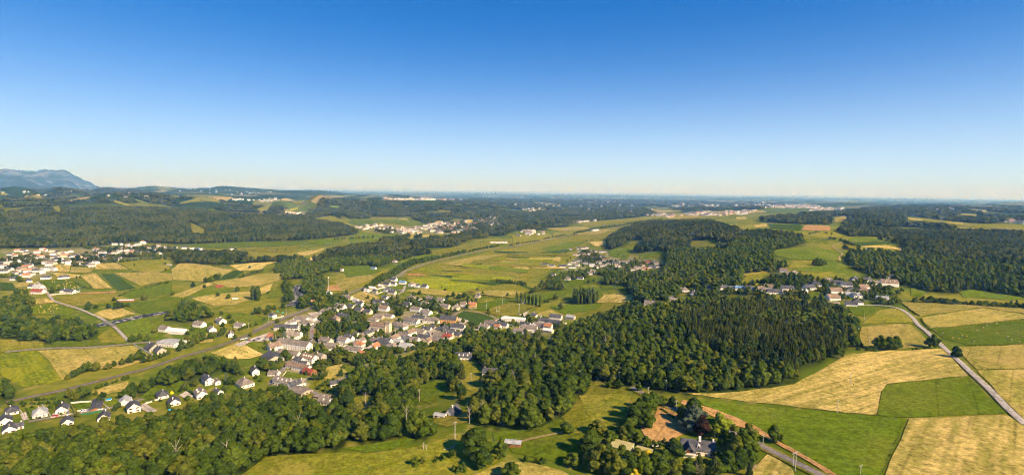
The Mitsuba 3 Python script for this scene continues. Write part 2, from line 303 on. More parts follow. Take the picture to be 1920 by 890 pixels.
def strip(px, width, mat, name, label, cat, off, world=None, kind='structure', lift=None):
    c = np.array(segmentize(LineString(px), 7.0).coords) if world is None else None
    P = at(c[:, 0], c[:, 1])[:, :2] if world is None else np.array(world)
    L = LineString(P).simplify(.6)
    n = max(3, int(L.length / 7))
    # smooth the course of the way
    q = np.array([L.interpolate(i / n, normalized=True).coords[0] for i in range(n + 1)])
    q[:, 0], q[:, 1] = gaussian_filter(q[:, 0], 1.6, mode='nearest'), gaussian_filter(q[:, 1], 1.6, mode='nearest')
    t = np.gradient(q, axis=0); t /= np.linalg.norm(t, axis=1, keepdims=True) + 1e-9
    nrm = np.column_stack([-t[:, 1], t[:, 0]])
    ks = np.linspace(-.5, .5, 5)
    v, uv = [], []
    s = np.concatenate([[0], np.cumsum(np.linalg.norm(np.diff(q, axis=0), axis=1))])
    for a in ks:
        w = q + nrm * a * width
        v.append(np.column_stack([w, H(w[:, 0], w[:, 1]) + off + np.hypot(w[:, 0], w[:, 1]) * .00045 - .12 * (abs(a) > .45)]))
        uv.append(np.column_stack([s, 0 * s + a]))
    m = len(q); v, uv = np.vstack(v), np.vstack(uv)
    f = [[a * m + i, a * m + i + 1, (a + 1) * m + i + 1, (a + 1) * m + i] for a in range(4) for i in range(m - 1)]
    f = np.array(f)[:, ::-1]
    key = numbered(name)
    scene[key] = mikit.ply((v, f), mat, smooth=True, uv=uv)
    tag(key, label, cat, kind=kind)
    if name != 'verge': ROAD_BUF.append(LineString(q).buffer(width / 2 + 2.5))
    return q
def clear_of_roads(p):
    ok = np.ones(len(p), bool)
    for b in ROAD_BUF:
        x0, y0, x1, y1 = b.bounds; k = np.nonzero((p[:, 0] > x0) & (p[:, 0] < x1) & (p[:, 1] > y0) & (p[:, 1] < y1))[0]
        if len(k): ok[k] &= ~contains_xy(b, p[k, 0], p[k, 1])
    return ok
ROAD_BUF = []
G, O, ST, DR, B, CO, DK = 'm_green', 'm_olive', 'm_straw', 'm_dry', 'm_bare', 'm_corn', 'm_dark'
LOOK = {G: 'bright green mown meadow', O: 'olive rough pasture', ST: 'pale straw stubble field', DR: 'drying yellow-green hay field', B: 'bare brown ploughed ground', CO: 'yellow-green standing crop', DK: 'dark green leafy crop'}
FIELDS = [
 # plateau by the lane
 (G, [(1290,747),(1400,759),(1580,777),(1642,780),(1700,785),(1690,806),(1680,830),(1665,860),(1650,900),(1580,898),(1540,872),(1484,840),(1436,811),(1380,782),(1330,764)]),
 (G, [(1660,721),(1740,713),(1815,707),(1888,776),(1800,778),(1700,783),(1645,779),(1652,740)]),
 (ST, [(1285,738),(1340,737),(1400,733),(1450,727),(1490,720),(1540,692),(1590,665),(1640,660),(1770,653),(1815,705),(1740,711),(1663,720),(1652,735),(1643,778),(1580,773),(1450,758)]),
 (ST, [(1705,785),(1890,778),(1935,808),(1935,905),(1652,905),(1670,862),(1690,825)]),
 (DR, [(1615,613),(1705,606),(1728,625),(1745,652),(1625,656),(1610,640)]), (O, [(1650,581),(1685,578),(1702,590),(1714,604),(1615,608)]),
 (DR, [(1690,567),(1760,569),(1930,580),(1930,590),(1845,576),(1725,593)]), (DR, [(1728,595),(1845,578),(1930,591),(1930,597),(1745,615),(1732,604)]),
 (G, [(1745,617),(1930,599),(1930,645),(1815,647),(1770,635)]), (DR, [(1792,651),(1930,646),(1930,691),(1830,693)]), (DR, [(1832,695),(1930,692),(1930,795),(1900,767)]),
 (B, [(1234,761),(1267,773),(1284,785),(1286,811),(1264,824),(1245,832),(1215,826),(1201,804),(1222,790),(1229,775)]),
 (B, [(1280,750),(1300,756),(1330,764),(1380,782),(1412,796),(1436,811),(1460,827),(1484,840),(1540,872),(1580,897),(1568,897),(1528,872),(1476,843),(1450,830),(1426,816),(1398,803),(1368,795),(1310,770),(1275,757)]),
 (ST, [(1403,900),(1420,870),(1438,851),(1460,862),(1486,880),(1492,900)]),
 (O, [(1105,730),(1120,710),(1188,742),(1172,800),(1080,812),(1052,782),(1085,750)]), (G, [(1000,806),(1050,785),(1085,812),(1170,803),(1180,820),(1100,850),(1040,865),(960,848),(950,830)]),
 (O, [(1085,742),(1185,738),(1170,770),(1120,800),(1100,770)]),
 (DR, [(870,900),(940,865),(1000,868),(1050,880),(1080,900)]), (O, [(440,900),(500,857),(560,852),(640,850),(700,850),(770,840),(860,815),(890,830),(930,845),(940,860),(870,895),(860,900)]),
 (G, [(640,840),(700,832),(760,822),(780,824),(740,842),(690,850)]), (G, [(925,812),(960,806),(990,812),(960,822),(925,826)]),
 # left of the railway
 (CO, [(0,664),(68,657),(90,680),(115,712),(100,718),(40,727),(0,702)]), (DR, [(70,657),(160,653),(250,647),(285,670),(230,690),(160,692),(117,713),(92,678)]),
 (O, [(0,636),(80,641),(85,654),(0,660)]), (G, [(95,641),(200,636),(243,640),(235,645),(100,652)]), (O, [(182,632),(207,613),(240,640),(225,645),(190,642)]),
 (G, [(215,610),(250,600),(276,595),(298,630),(290,635),(246,638)]), (ST, [(170,591),(190,582),(222,575),(256,588),(207,600)]), (G, [(225,568),(285,564),(320,556),(365,545),(300,590),(285,594),(258,585)]),
 (DK, [(0,530),(24,531),(30,544),(0,545)]), (ST, [(26,531),(70,529),(76,536),(30,540)]), (ST, [(62,561),(85,558),(103,567),(68,571)]), (G, [(72,527),(145,522),(160,536),(150,545),(90,545)]),
 (G, [(40,578),(75,572),(105,569),(145,584),(125,592),(60,590)]), (ST, [(150,517),(178,512),(210,540),(176,541)]), (ST, [(94,511),(150,515),(150,521),(112,521)]), (ST, [(102,495),(132,498),(130,511),(108,510)]),
 (DR, [(133,500),(178,502),(168,512),(131,511)]), (ST, [(178,493),(215,492),(240,504),(178,505)]), (DK, [(190,514),(213,513),(255,541),(220,545)]), (O, [(215,490),(300,484),(320,490),(318,505),(290,512),(250,508)]),
 (DR, [(215,512),(260,511),(322,513),(324,525),(262,536)]), (G, [(222,554),(262,542),(300,530),(322,528),(322,550),(240,560)]), (O, [(95,559),(160,551),(215,550),(242,560),(195,571),(145,573)]), (B, [(150,549),(218,546),(216,549),(150,551.5)]),
 (DR, [(322,505),(337,494),(360,496),(435,508),(420,520),(380,528),(325,525)]), (ST, [(340,493),(365,494),(437,507),(425,510)]), (ST, [(430,498),(470,493),(520,491),(500,497),(490,506),(450,508)]), (DK, [(420,515),(440,507),(458,509),(440,521),(410,525)]),
 (DR, [(395,531),(460,519),(500,513),(530,512),(526,525),(480,536),(430,539)]), (G, [(350,556),(395,536),(415,538),(440,545),(380,560)]), (ST, [(318,556),(390,530),(400,533),(345,558)]), (ST, [(360,560),(400,551),(470,546),(500,536),(511,531),(506,545),(470,561),(440,571),(402,574)]),
 (G, [(507,545),(530,541),(536,555),(500,560)]), (G, [(330,459),(420,456),(500,453),(560,455),(540,461),(400,466)]), (O, [(450,467),(560,460),(560,466),(540,474),(470,471)]), (ST, [(555,474),(580,470),(610,465),(602,471),(568,481)]), (ST, [(570,486),(600,478),(612,476),(602,485),(575,490)]),
 (G, [(572,453),(620,447),(642,447),(640,455),(600,459)]), (G, [(400,583),(449,586),(514,597),(471,615),(435,610),(404,596)]), (ST, [(394,662),(447,641),(494,665),(470,673),(430,673)]), (G, [(449,641),(465,637),(512,656),(495,664)]),
 (G, [(528,706),(538,697),(577,704),(571,713),(545,713)]), (ST, [(171,736),(205,724),(240,714),(238,731),(190,741)]), (G, [(335,622),(370,612),(398,604),(402,625),(350,632)]), (DR, [(345,633),(395,624),(400,640),(350,646)]),
 # valley floor round the village
 (ST, [(654,556),(678,546),(700,552),(712,560),(695,568),(672,563)]), (DK, [(844,594),(868,584),(930,594),(921,601),(895,612)]), (O, [(907,585),(955,568),(1000,572),(1010,577),(975,589),(945,593)]), (G, [(880,571),(965,560),(1010,548),(1060,544),(1060,552),(1005,571),(955,567),(905,583),(890,581)]),
 (G, [(757,621),(785,605),(815,610),(818,615),(765,623)]), (ST, [(1118,567),(1133,552),(1185,553),(1192,558),(1165,567)]), (G, [(1030,575),(1060,571),(1130,569),(1120,580),(1060,591)]), (DR, [(1000,590),(1030,581),(1060,591),(1045,597)]), (G, [(1125,538),(1165,533),(1170,541),(1130,543)]),
 (G, [(1052,528),(1100,522),(1127,518),(1130,526),(1060,543)]), (ST, [(1105,454),(1120,452),(1137,452),(1137,461),(1115,462)]), (O, [(1176,457),(1207,450),(1205,458),(1180,459)]), (G, [(1140,472),(1160,463),(1185,467),(1176,486),(1142,480)]), (G, [(1198,478),(1245,469),(1250,474),(1230,481),(1200,486)]),
 (G, [(642,500),(690,497),(716,508),(690,516),(650,520)]), (DR, [(625,527),(690,513),(702,521),(642,546)]), (B, [(615,536),(636,534),(652,539),(642,545),(612,546)]), (G, [(745,490),(800,476),(820,479),(760,497)]), (O, [(815,469),(870,460),(940,450),(958,453),(880,471),(820,476)]),
 # the long wedge of strips beside the main road
 (O, [(756,519),(772,508),(830,492),(900,477),(950,466),(1000,457),(1060,446),(1160,428),(1168,432),(1130,448),(1100,458),(1070,490),(1040,500),(1020,515),(960,532),(880,546),(790,536)]),
 ]
STRIPS = [(CO, [(760,526),(850,515),(880,528),(925,540),(870,549),(800,541)]), (B, [(762,513),(785,513),(802,517),(765,517)]), (CO, [(790,502),(835,505),(820,512),(780,508)]), (DK, [(800,515),(860,519),(930,527),(1000,540),(1005,546),(930,537)]), (CO, [(920,508),(965,503),(987,508),(940,513)]),
 (CO, [(935,487),(985,482),(992,490),(950,493)]), (DK, [(925,471),(990,473),(985,478),(930,474)]), (G, [(960,483),(1037,482),(1030,487),(960,490)]), (ST, [(985,498),(1060,501),(1060,505),(1000,503)]), (ST, [(962,500),(992,502),(985,515),(965,512)]),
 (DR, [(830,495),(900,480),(960,476),(920,484),(860,500)]), (DK, [(850,500),(930,492),(1000,494),(990,498),(900,502)]), (O, [(870,545),(960,531),(1000,547),(960,560),(905,552)]), (G, [(1010,468),(1060,455),(1100,452),(1090,460),(1040,472)]), (DK, [(1000,476),(1060,468),(1080,470),(1020,480)]),
 (DR, [(1070,440),(1130,431),(1160,430),(1120,440)]), (CO, [(905,520),(955,512),(975,518),(930,526)]), (DR, [(880,552),(930,545),(985,548),(940,558)])]
MORE = [
 # hills to the right
 (G, [(1451,469),(1490,465),(1530,464),(1559,470),(1580,478),(1576,489),(1487,487),(1449,478)]), (O, [(1487,488),(1530,489),(1527,500),(1478,503)]), (G, [(1480,505),(1530,497),(1560,493),(1600,500),(1600,505),(1530,511),(1500,509)]), (O, [(1282,459),(1300,451),(1340,449),(1345,456),(1375,454),(1365,463),(1290,463)]),
 (G, [(1333,500),(1350,494),(1368,490),(1368,497),(1345,505)]), (O, [(1385,531),(1400,516),(1440,509),(1430,521),(1420,536)]), (ST, [(1390,514),(1440,507),(1438,510),(1392,518)]), (ST, [(1413,422),(1437,419.5),(1439,425),(1417,427)]), (O, [(1375,427),(1413,422),(1417,427),(1400,431)]), (DK, [(1441,420),(1500,420.5),(1506,425),(1500,432),(1445,428)]),
 (B, [(1503,431.5),(1510,422),(1556,423.5),(1557,433)]), (O, [(1500,435),(1560,434.5),(1590,444),(1540,448),(1505,441)]), (G, [(1582,449),(1605,444.5),(1640,447),(1680,449.5),(1640,452.5),(1600,454)]), (DK, [(1592,456),(1640,453.5),(1682,452.5),(1690,456),(1610,461)]), (ST, [(1600,463),(1660,460),(1700,468),(1690,470),(1650,464)]),
 (G, [(1799,548),(1819,542.5),(1859,548),(1925,560),(1900,563),(1820,558),(1807,558)]), (G, [(1708,540),(1740,545),(1727,557),(1708,554)]), (G, [(1650,546),(1690,543),(1686,549),(1655,551)]), (G, [(1589,575),(1640,571.5),(1642,585),(1620,594),(1598,589)]), (G, [(1503,560),(1530,547),(1540,549),(1520,565)]),
 (O, [(1700,410),(1720,408),(1830,420),(1925,422),(1925,431),(1880,430),(1820,426)]), (ST, [(1698,408.5),(1730,412),(1728,414),(1700,411)]), (ST, [(1750,395.5),(1770,396.5),(1768,399),(1752,398)]), (DR, [(1774,399),(1832,402),(1830,405),(1780,402)]), (ST, [(1796,393.5),(1850,395),(1850,397),(1800,396)]), (ST, [(1703,399),(1730,402),(1728,404),(1705,401.5)]),
 (ST, [(1775,416),(1806,418.5),(1804,420),(1776,418)]), (DR, [(1530,403),(1560,399),(1600,400),(1570,405)]), (DR, [(1550,412),(1580,405),(1600,408),(1570,417)]), (ST, [(1380,407.5),(1399,407.5),(1399,411),(1381,411)]),
 # far plain
 (DR, [(1240,406),(1330,396),(1430,394.5),(1440,398),(1340,405),(1260,412)]), (O, [(1080,419),(1180,410),(1240,402),(1300,398),(1300,405),(1200,413),(1100,426)]), (O, [(960,441),(1030,441),(1050,448),(1000,456),(962,461)]), (DR, [(1020,428),(1100,424),(1108,430),(1050,434)]), (O, [(1035,437),(1080,432),(1075,440),(1040,446)]),
 # hills to the left
 (G, [(427,403.5),(460,405),(463,408),(440,410)]), (G, [(383,393),(400,392),(405,396)]), (O, [(355,417),(364,420),(390,433),(385,438),(358,436)]), (O, [(320,385.5),(370,371.5),(390,371),(418,377.5),(400,378),(360,379)]), (O, [(525,397.5),(560,388),(558,393),(540,398)]), (O, [(545,379),(575,375),(580,378),(560,383)]), (O, [(590,409),(620,404.5),(640,412),(620,413)]),
 (O, [(205,373.5),(225,377.5),(245,386),(240,386.5),(215,380)]), (G, [(240,368.5),(280,381),(270,382),(250,375)]), (O, [(0,358),(18,365.5),(2,366.5)]), (O, [(60,368.5),(88,369),(85,371.5),(50,371)]), (O, [(97,388),(109,386),(118,399),(105,396)]), (G, [(245,411.5),(270,421),(262,422.5)]),
 (G, [(652,416),(665,409),(690,413),(720,421),(690,425),(660,421)]), (G, [(703,411),(740,412),(762,412),(800,421),(770,424),(720,416)]), (ST, [(747,410),(762,410),(767,414),(752,413)]), (ST, [(815,415),(830,413.5),(832,418),(818,420)]), (ST, [(870,413.5),(880,411),(891,414.5),(875,419)]), (ST, [(698,420.5),(715,418.5),(732,424),(710,425)]),
 (G, [(650,446),(680,436),(710,439),(715,449),(660,456)]), (DR, [(748,441),(805,440),(808,444),(770,448)]), (O, [(755,384),(773,388),(770,389.5),(755,386.5)]), (O, [(822,393.5),(850,395.5),(848,397.5),(824,396)]), (O, [(480,392),(495,387),(510,382),(505,392),(490,396)]), (G, [(618,385),(640,386.5),(632,390),(620,389)]),
]
rs_ = np.random.RandomState(12); wedge = Polygon([(800,512),(905,484),(1000,462),(1080,448),(1120,446),(1070,480),(1040,500),(1000,520),(950,532),(870,538)])
while len(STRIPS) < 52:
    x, y = rs_.uniform(790, 1110), rs_.uniform(445, 540); L = rs_.uniform(30, 75); k = (y - 425) * rs_.uniform(.012, .045) + .5; sl = rs_.uniform(.0, .10)
    q = [(x - L, y - sl * L - k), (x + L, y + sl * L - k), (x + L - 4, y + sl * L + k), (x - L - 4, y - sl * L + k)]
    if wedge.contains(Polygon(q)): STRIPS.append(([O, DR, CO, G, O, CO, DR, O, CO][rs_.randint(9)], q))
for m, px in FIELDS: field(m, LOOK[m], px)
for i, (m, px) in enumerate(STRIPS): field(m, LOOK[m] + ' strip', px, .45 + .05 * i)
MORE += [(O, [(862,676),(885,671),(895,684),(914,700),(918,715),(885,735),(855,722)]), (G, [(786,722),(826,710),(836,716),(834,745),(810,758),(790,750)]), (O, [(906,706),(930,706),(934,716),(915,720)]), (O, [(812,776),(840,768),(880,768),(885,790),(840,800),(812,795)]), (O, [(655,745),(690,740),(712,752),(690,768),(662,766)]), (G, [(48,765),(66,760),(70,784),(54,790)]), (G, [(90,768),(104,760),(112,772),(98,780)]), (G, [(135,758),(170,754),(178,765),(145,771)]), (G, [(190,748),(210,745),(226,758),(206,768),(196,762)]), (G, [(262,745),(285,728),(300,722),(318,728),(292,744),(270,754)]), (G, [(318,722),(345,712),(362,728),(340,742),(330,738)]), (G, [(425,725),(440,715),(452,722),(440,735)]), (DR, [(600,690),(640,682),(660,690),(640,706),(612,712)]), (G, [(640,690),(655,685),(668,692),(655,700)]), (O, [(590,715),(620,712),(640,720),(620,738),(600,735)]), (DR, [(700,600),(725,588),(745,596),(735,606)]), (G, [(795,585),(815,580),(825,588),(805,596)]), (DR, [(760,545),(790,540),(840,545),(880,545),(860,556),(800,552)])]
for m, px in MORE: field(m, LOOK[m], px)

ROADS = [
 ([(0,758),(10,755),(60,743),(111,735),(179,716),(235,702),(287,689),(323,674),(371,662),(430,643),(480,622),(520,603),(560,588),(612,570)], 6.5, 'm_ballast', 'railway', 'dark ballasted railway line running along the valley', 'railway'),
 ([(472,621),(500,608),(560,586),(585,576)], 4, 'm_road', 'lane', 'pale narrow lane running alongside the railway', 'lane'),
 ([(612,570),(640,556),(665,546),(700,534),(735,523),(752,515),(760,508),(800,494),(850,482),(900,471),(960,463),(1020,451),(1080,441),(1130,432),(1172,424)], 8, 'm_road', 'road', 'main grey road heading straight up the valley', 'road'),
 ([(0,662),(40,657),(100,653),(180,652),(243,645),(300,640),(330,636)], 5.5, 'm_road', 'road', 'grey road along the corn field to the sawmill', 'road'),
 ([(243,642),(226,624),(213,611),(190,597),(150,580),(100,565),(88,548),(85,540),(68,528)], 3.8, 'm_lane', 'road', 'grey lane over the river bridge to the red-roofed farm', 'road'),
 ([(40,794),(70,788),(140,775),(200,768),(245,757),(275,745)], 5.5, 'm_road', 'street', 'short residential street between white houses with slate roofs', 'street'),
 ([(506,724),(515,708),(522,703),(537,686),(555,674),(566,666),(577,652),(584,640),(585,628),(585,612),(600,600)], 6, 'm_road', 'street', 'curving grey village street past the long white building', 'street'),
 ([(552,722),(566,724),(580,732),(594,739),(612,746)], 5, 'm_road', 'street', 'grey back street leaving the street-end terrace', 'street'),
 ([(1930,803),(1895,773),(1861,736),(1825,703),(1787,667),(1760,644),(1735,620),(1720,609),(1715,600),(1705,590),(1690,580),(1680,576),(1660,573),(1600,573)], 4.6, 'm_lane', 'lane', 'pale farm lane past the hay-bale field and round trees', 'lane'),
 ([(1180,724),(1205,738),(1225,748),(1255,762),(1270,772),(1300,784),(1360,806),(1420,830),(1450,847),(1490,868),(1530,886),(1560,902)], 5, 'm_road', 'road', 'patched grey country road below the tall-tree garden house', 'road'),
 ([(835,600),(850,592),(868,582)], 4, 'm_road', 'lane', 'short grey lane beside the dark green crop', 'lane'),
 ([(868,582),(900,586),(935,597),(925,606)], 4, 'm_road', 'lane', 'pale tree-lined lane to the white hall', 'lane'),
 ([(985,628),(1008,622),(1030,606),(1060,596)], 4, 'm_road', 'lane', 'grey lane under the wood behind the white hall', 'lane'),
 ([(690,640),(720,632),(745,620),(755,606),(790,603),(835,600)], 5, 'm_road', 'street', 'grey village street between church and school', 'street'),
 ([(600,600),(650,606),(690,603),(755,598),(800,585)], 4.5, 'm_road', 'street', 'grey street across the upper village', 'street'),
 ([(585,640),(630,652),(660,640),(690,640)], 4.5, 'm_road', 'street', 'grey street between the lower village houses', 'street'),
 ([(945,836),(985,826),(1010,818),(1055,812),(1090,803)], 2.5, 'm_track', 'path', 'beige earth path across the meadow to the open shelter', 'path'),
 ([(1395,900),(1410,880),(1425,866)], 2, 'm_track', 'path', 'beige earth track along the garden edge', 'path'),
 ([(1706,615),(1650,612),(1615,612)], .6, 'm_track', 'path', 'thin field boundary path west of the lane bend', 'path'),
 ([(700,568),(730,560),(755,548),(760,535)], 5, 'm_gravel', 'street', 'pale new street between the new houses by the main road', 'street'),
 ([(1570,562),(1578,552),(1600,545),(1640,540),(1650,545)], 4, 'm_gravel', 'lane', 'pale lane through the hilltop hamlet', 'lane'),
 ([(1278,570),(1300,552),(1340,545),(1400,542),(1450,549),(1510,546)], 3.5, 'm_gravel', 'lane', 'pale lane linking the scattered hill houses', 'lane'),
 ([(1575,490),(1573,482),(1580,476),(1560,462),(1590,450)], 3.5, 'm_track', 'path', 'sandy farm track beside the hill terrace fields', 'path'),
]
for px, w, m, nm, lab, cat in ROADS:
    if m in ('m_road', 'm_ballast'): strip(px, w + 3.5, 'm_olive', 'verge', 'grassy verge of the ' + lab, 'verge', .50)
    strip(px, w, m, nm, lab, cat, .62)
for px, w, lab in [([(150,617),(175,612),(205,607),(250,597),(275,592),(300,588),(330,584)], 20, 'dark stony river running under the small road bridge'), ([(540,576),(563,560),(558,550),(553,545),(562,534)], 16, 'dark river bend between the trees by the village'), ([(584,634),(577,650),(565,665),(545,682)], 4, 'narrow dark mill stream beside the village street')]:
    strip(px, w, 'm_water', 'river', lab, 'river', .66)
for px in ([(258,764),(272,756),(294,770),(282,776)], [(336,742),(350,735),(364,744),(350,749)], [(97,778),(106,768),(113,777)], [(38,776),(48,772),(54,787),(44,790)], [(575,588),(600,584),(612,592),(590,598)], [(860,596),(880,602),(870,610),(850,606)], [(970,590),(985,580),(992,584),(985,594)]):
    p = world_poly(px); mesh, uv = drape(p, .6, 6); k = numbered('driveway'); scene[k] = mikit.ply(mesh, 'm_gravel', smooth=True, uv=uv); tag(k, 'pale gravel yard on the land by ' + ANCH[int(np.hypot(AP[:, 0] - p.centroid.x, AP[:, 1] - p.centroid.y).argmin())][0], 'yard', kind='structure')
p = world_poly([(440,647),(462,637),(505,623),(520,630),(500,642),(475,640),(452,650)]); mesh, uv = drape(p, .75, 8)
scene['car_park'] = mikit.ply(mesh, 'm_gravel', smooth=True, uv=uv); tag('car_park', 'pale gravel car park beside the railway line', 'car park', kind='structure')

# ------------------------------------------------------------------ trees: one of each kind, then copies
ICO = {k: trimesh.creation.icosphere(subdivisions=k) for k in (0, 1, 2)}
def lobe(rs, c, r, sub, squash=.85):
    m = ICO[sub]; v = np.array(m.vertices)
    k = 1 + (meshkit.noise(v * 1.9 + rs.uniform(0, 50, 3)) - .5) * .75 + rs.uniform(-.07, .07, len(v))
    return v * k[:, None] * r * np.array([1, 1, squash]) + c, np.array(m.faces)
def cards(rs, centres, radii, n, size):
    """Small leaf sprays standing out of the clumps."""
    i = rs.randint(0, len(centres), n)
    d = rs.normal(size=(n, 3)); d[:, 2] = np.abs(d[:, 2]) * .8 + d[:, 2] * .2; d /= np.linalg.norm(d, axis=1, keepdims=True)
    p = centres[i] + d * radii[i][:, None] * rs.uniform(.8, 1.22, (n, 1)) * np.array([1, 1, .85])
    t = rs.normal(size=(n, 3)); t -= (t * d).sum(1, keepdims=True) * d * .5; t /= np.linalg.norm(t, axis=1, keepdims=True)
    b = np.cross(d + rs.normal(size=(n, 3)) * .5, t); b /= np.linalg.norm(b, axis=1, keepdims=True)
    s = rs.uniform(.6, 1.3, (n, 1)) * size
    v = np.stack([p - t * s, p + t * s, p + b * s * 1.2], 1).reshape(-1, 3)
    return v, np.arange(3 * n).reshape(-1, 3)
def join(parts):
    at0, V, Fs = 0, [], []
    for v, f in parts: V.append(v); Fs.append(f + at0); at0 += len(v)
    return np.vstack(V), np.vstack(Fs)
def broadleaf(seed, n, sub, ncards, low=.10, wide=.36):
    """Height 1, standing on the origin."""
    rs = np.random.RandomState(seed); cs, rr = [], []
    for i in range(n):
        u = (i + .5) / n; ph = i * 2.4 + rs.uniform(-.5, .5)
        zc = low + .14 + (.92 - low - .24) * u
        prof = math.sin(min(1, (u + .22) / 1.02) * math.pi) ** .55
        rad = wide * prof * rs.uniform(.35, .95) if i < n - 1 else .05
        cs.append((math.cos(ph) * rad, math.sin(ph) * rad, zc + rs.uniform(-.06, .06))); rr.append(rs.uniform(.105, .23) * (.75 + .25 * prof) * (14 / max(n, 6)) ** .3)
    cs, rr = np.array(cs), np.array(rr)
    parts = [lobe(rs, c, r, sub) for c, r in zip(cs, rr)]
    if ncards: parts.append(cards(rs, cs, rr, ncards, .034))
    return join(parts)
def spruce(seed, tiers, seg, wide=.19, low=.06, ncards=0):
    rs = np.random.RandomState(seed); parts = []
    for i in range(tiers):
        u = i / tiers; z0 = low + (1 - low) * u ** .92; r = wide * (1 - u) ** .62 * (.8 + .2 * u) + .018; hgt = (1 - low) / tiers * 1.9
        a = np.arange(2 * seg) * math.pi / seg + rs.uniform(0, 6)
        rad = np.where(np.arange(2 * seg) % 2 == 0, r, r * .58) * rs.uniform(.75, 1.2, 2 * seg)
        ring = np.column_stack([np.cos(a) * rad, np.sin(a) * rad, z0 - rad * .25 + rs.uniform(-.012, .012, 2 * seg)])
        tip = np.array([[rs.uniform(-.01, .01), rs.uniform(-.01, .01), min(z0 + hgt, 1.0)]])
        k = np.arange(2 * seg); f = np.stack([k, (k + 1) % (2 * seg), 0 * k + 2 * seg], 1)
        parts.append((np.vstack([ring, tip]), f))
    if ncards:
        zs = rs.uniform(low, .9, ncards); cs = np.column_stack([0 * zs, 0 * zs, zs]); parts.append(cards(rs, cs, (wide * (1 - zs)), ncards, .025))
    return join(parts)
def poplar(seed, n=9, sub=1):
    rs = np.random.RandomState(seed); parts, cs, rr = [], [], []
    for i in range(n):
        u = (i + .3) / n; r = .105 * (math.sin((.12 + .86 * u) * math.pi) ** .5)
        c = np.array([rs.uniform(-.02, .02), rs.uniform(-.02, .02), .08 + .88 * u]); cs.append(c); rr.append(r)
        parts.append(lobe(rs, c, r, sub, 1.6))
    parts.append(cards(rs, np.array(cs), np.array(rr), 150, .03))
    return join(parts)
def trunk(seed, r=.020, h=.55):
    rs = np.random.RandomState(seed); parts = []
    def limb(p, q, r0, r1):
        d = np.array(q) - p; d = d / np.linalg.norm(d); x = np.cross(d, [0, 1, .1]); x /= np.linalg.norm(x); y = np.cross(d, x)
        a = np.arange(6) * math.pi / 3; ring = np.cos(a)[:, None] * x + np.sin(a)[:, None] * y; k = np.arange(6)
        parts.append((np.vstack([p + ring * r0, q + ring * r1]), np.vstack([np.stack([k, (k + 1) % 6, (k + 1) % 6 + 6], 1), np.stack([k, (k + 1) % 6 + 6, k + 6], 1)])))
    top = np.array([rs.uniform(-.02, .02), rs.uniform(-.02, .02), h]); limb(np.array([0, 0, -.03]), top, r * 1.25, r * .6)
    for i in range(4):
        a = i * 1.6 + rs.uniform(0, .6); s = np.array([0, 0, h * (.42 + .13 * i)]); limb(s, s + np.array([math.cos(a) * .17, math.sin(a) * .17, .16]), r * .5, r * .2)
    return join(parts)
NEAR = {'tree': [broadleaf(10 + i, (22, 17, 26, 14)[i % 4], 1, 620, low=(.06, .1, .04)[i % 3], wide=(.37, .33, .41, .28)[i % 4]) for i in range(8)],
        'conifer': [spruce(30 + i, 11, 8, (.23, .27, .21)[i], ncards=420) for i in range(3)], 'poplar': [poplar(50 + i) for i in range(3)],
        'bush': [broadleaf(70 + i, 9, 1, 200, low=-.06, wide=.46) for i in range(3)]}
MID = {'tree': [broadleaf(110 + i, 8, 1, 90, low=.03, wide=(.36, .31, .40, .34)[i % 4]) for i in range(5)], 'conifer': [spruce(130 + i, 7, 6, (.27, .31, .24)[i]) for i in range(3)]}
MID0 = {'tree': [broadleaf(120 + i, 6, 0, 30, low=.03) for i in range(4)], 'conifer': [spruce(135 + i, 5, 4, .27) for i in range(3)]}
def dome(seed, sub=1):
    rs = np.random.RandomState(seed); v, f = lobe(rs, (0, 0, .50), .42, sub, 1.15); keep = v[f].mean(1)[:, 2] > .34
    u, used_v = np.unique(f[keep], return_inverse=True); v2, f2 = lobe(rs, (rs.uniform(-.16, .16), rs.uniform(-.16, .16), .72), .24, 0, 1.1); k2 = v2[f2].mean(1)[:, 2] > .62
    return join([(v[u], used_v.reshape(-1, 3)), (v2, f2[k2])])
FARTHER = {'tree': [dome(170 + i, 0) for i in range(5)], 'conifer': [spruce(160 + i, 2, 3, .30) for i in range(2)]}
FAR = {'tree': [dome(140 + i) for i in range(5)], 'conifer': [spruce(160 + i, 3, 4, .30) for i in range(2)]}
PLY = {}
def near_ply(kind, i, leaf):
    k = (kind, i, leaf)
    if k not in PLY: PLY[k] = mikit.ply(NEAR[kind][i], 'm_leaf_' + leaf, smooth=False)
    return PLY[k]
TRUNK = [mikit.ply(trunk(90 + i), 'm_bark') for i in range(3)]

random.seed(4); rng = np.random.RandomState(8)
TREES = []                                                   # (x, y, z, height, spread, kind, leaf, wood or None)
def add_tree(px, py, h, kind='tree', leaf=None, spread=1.0, wood=None):
    P = at(px, py)[0]
    TREES.append([P[0], P[1], P[2] - .2, h, spread, kind, leaf or rng.choice(['dark', 'mid', 'olive'], p=[.40, .38, .22]), wood])
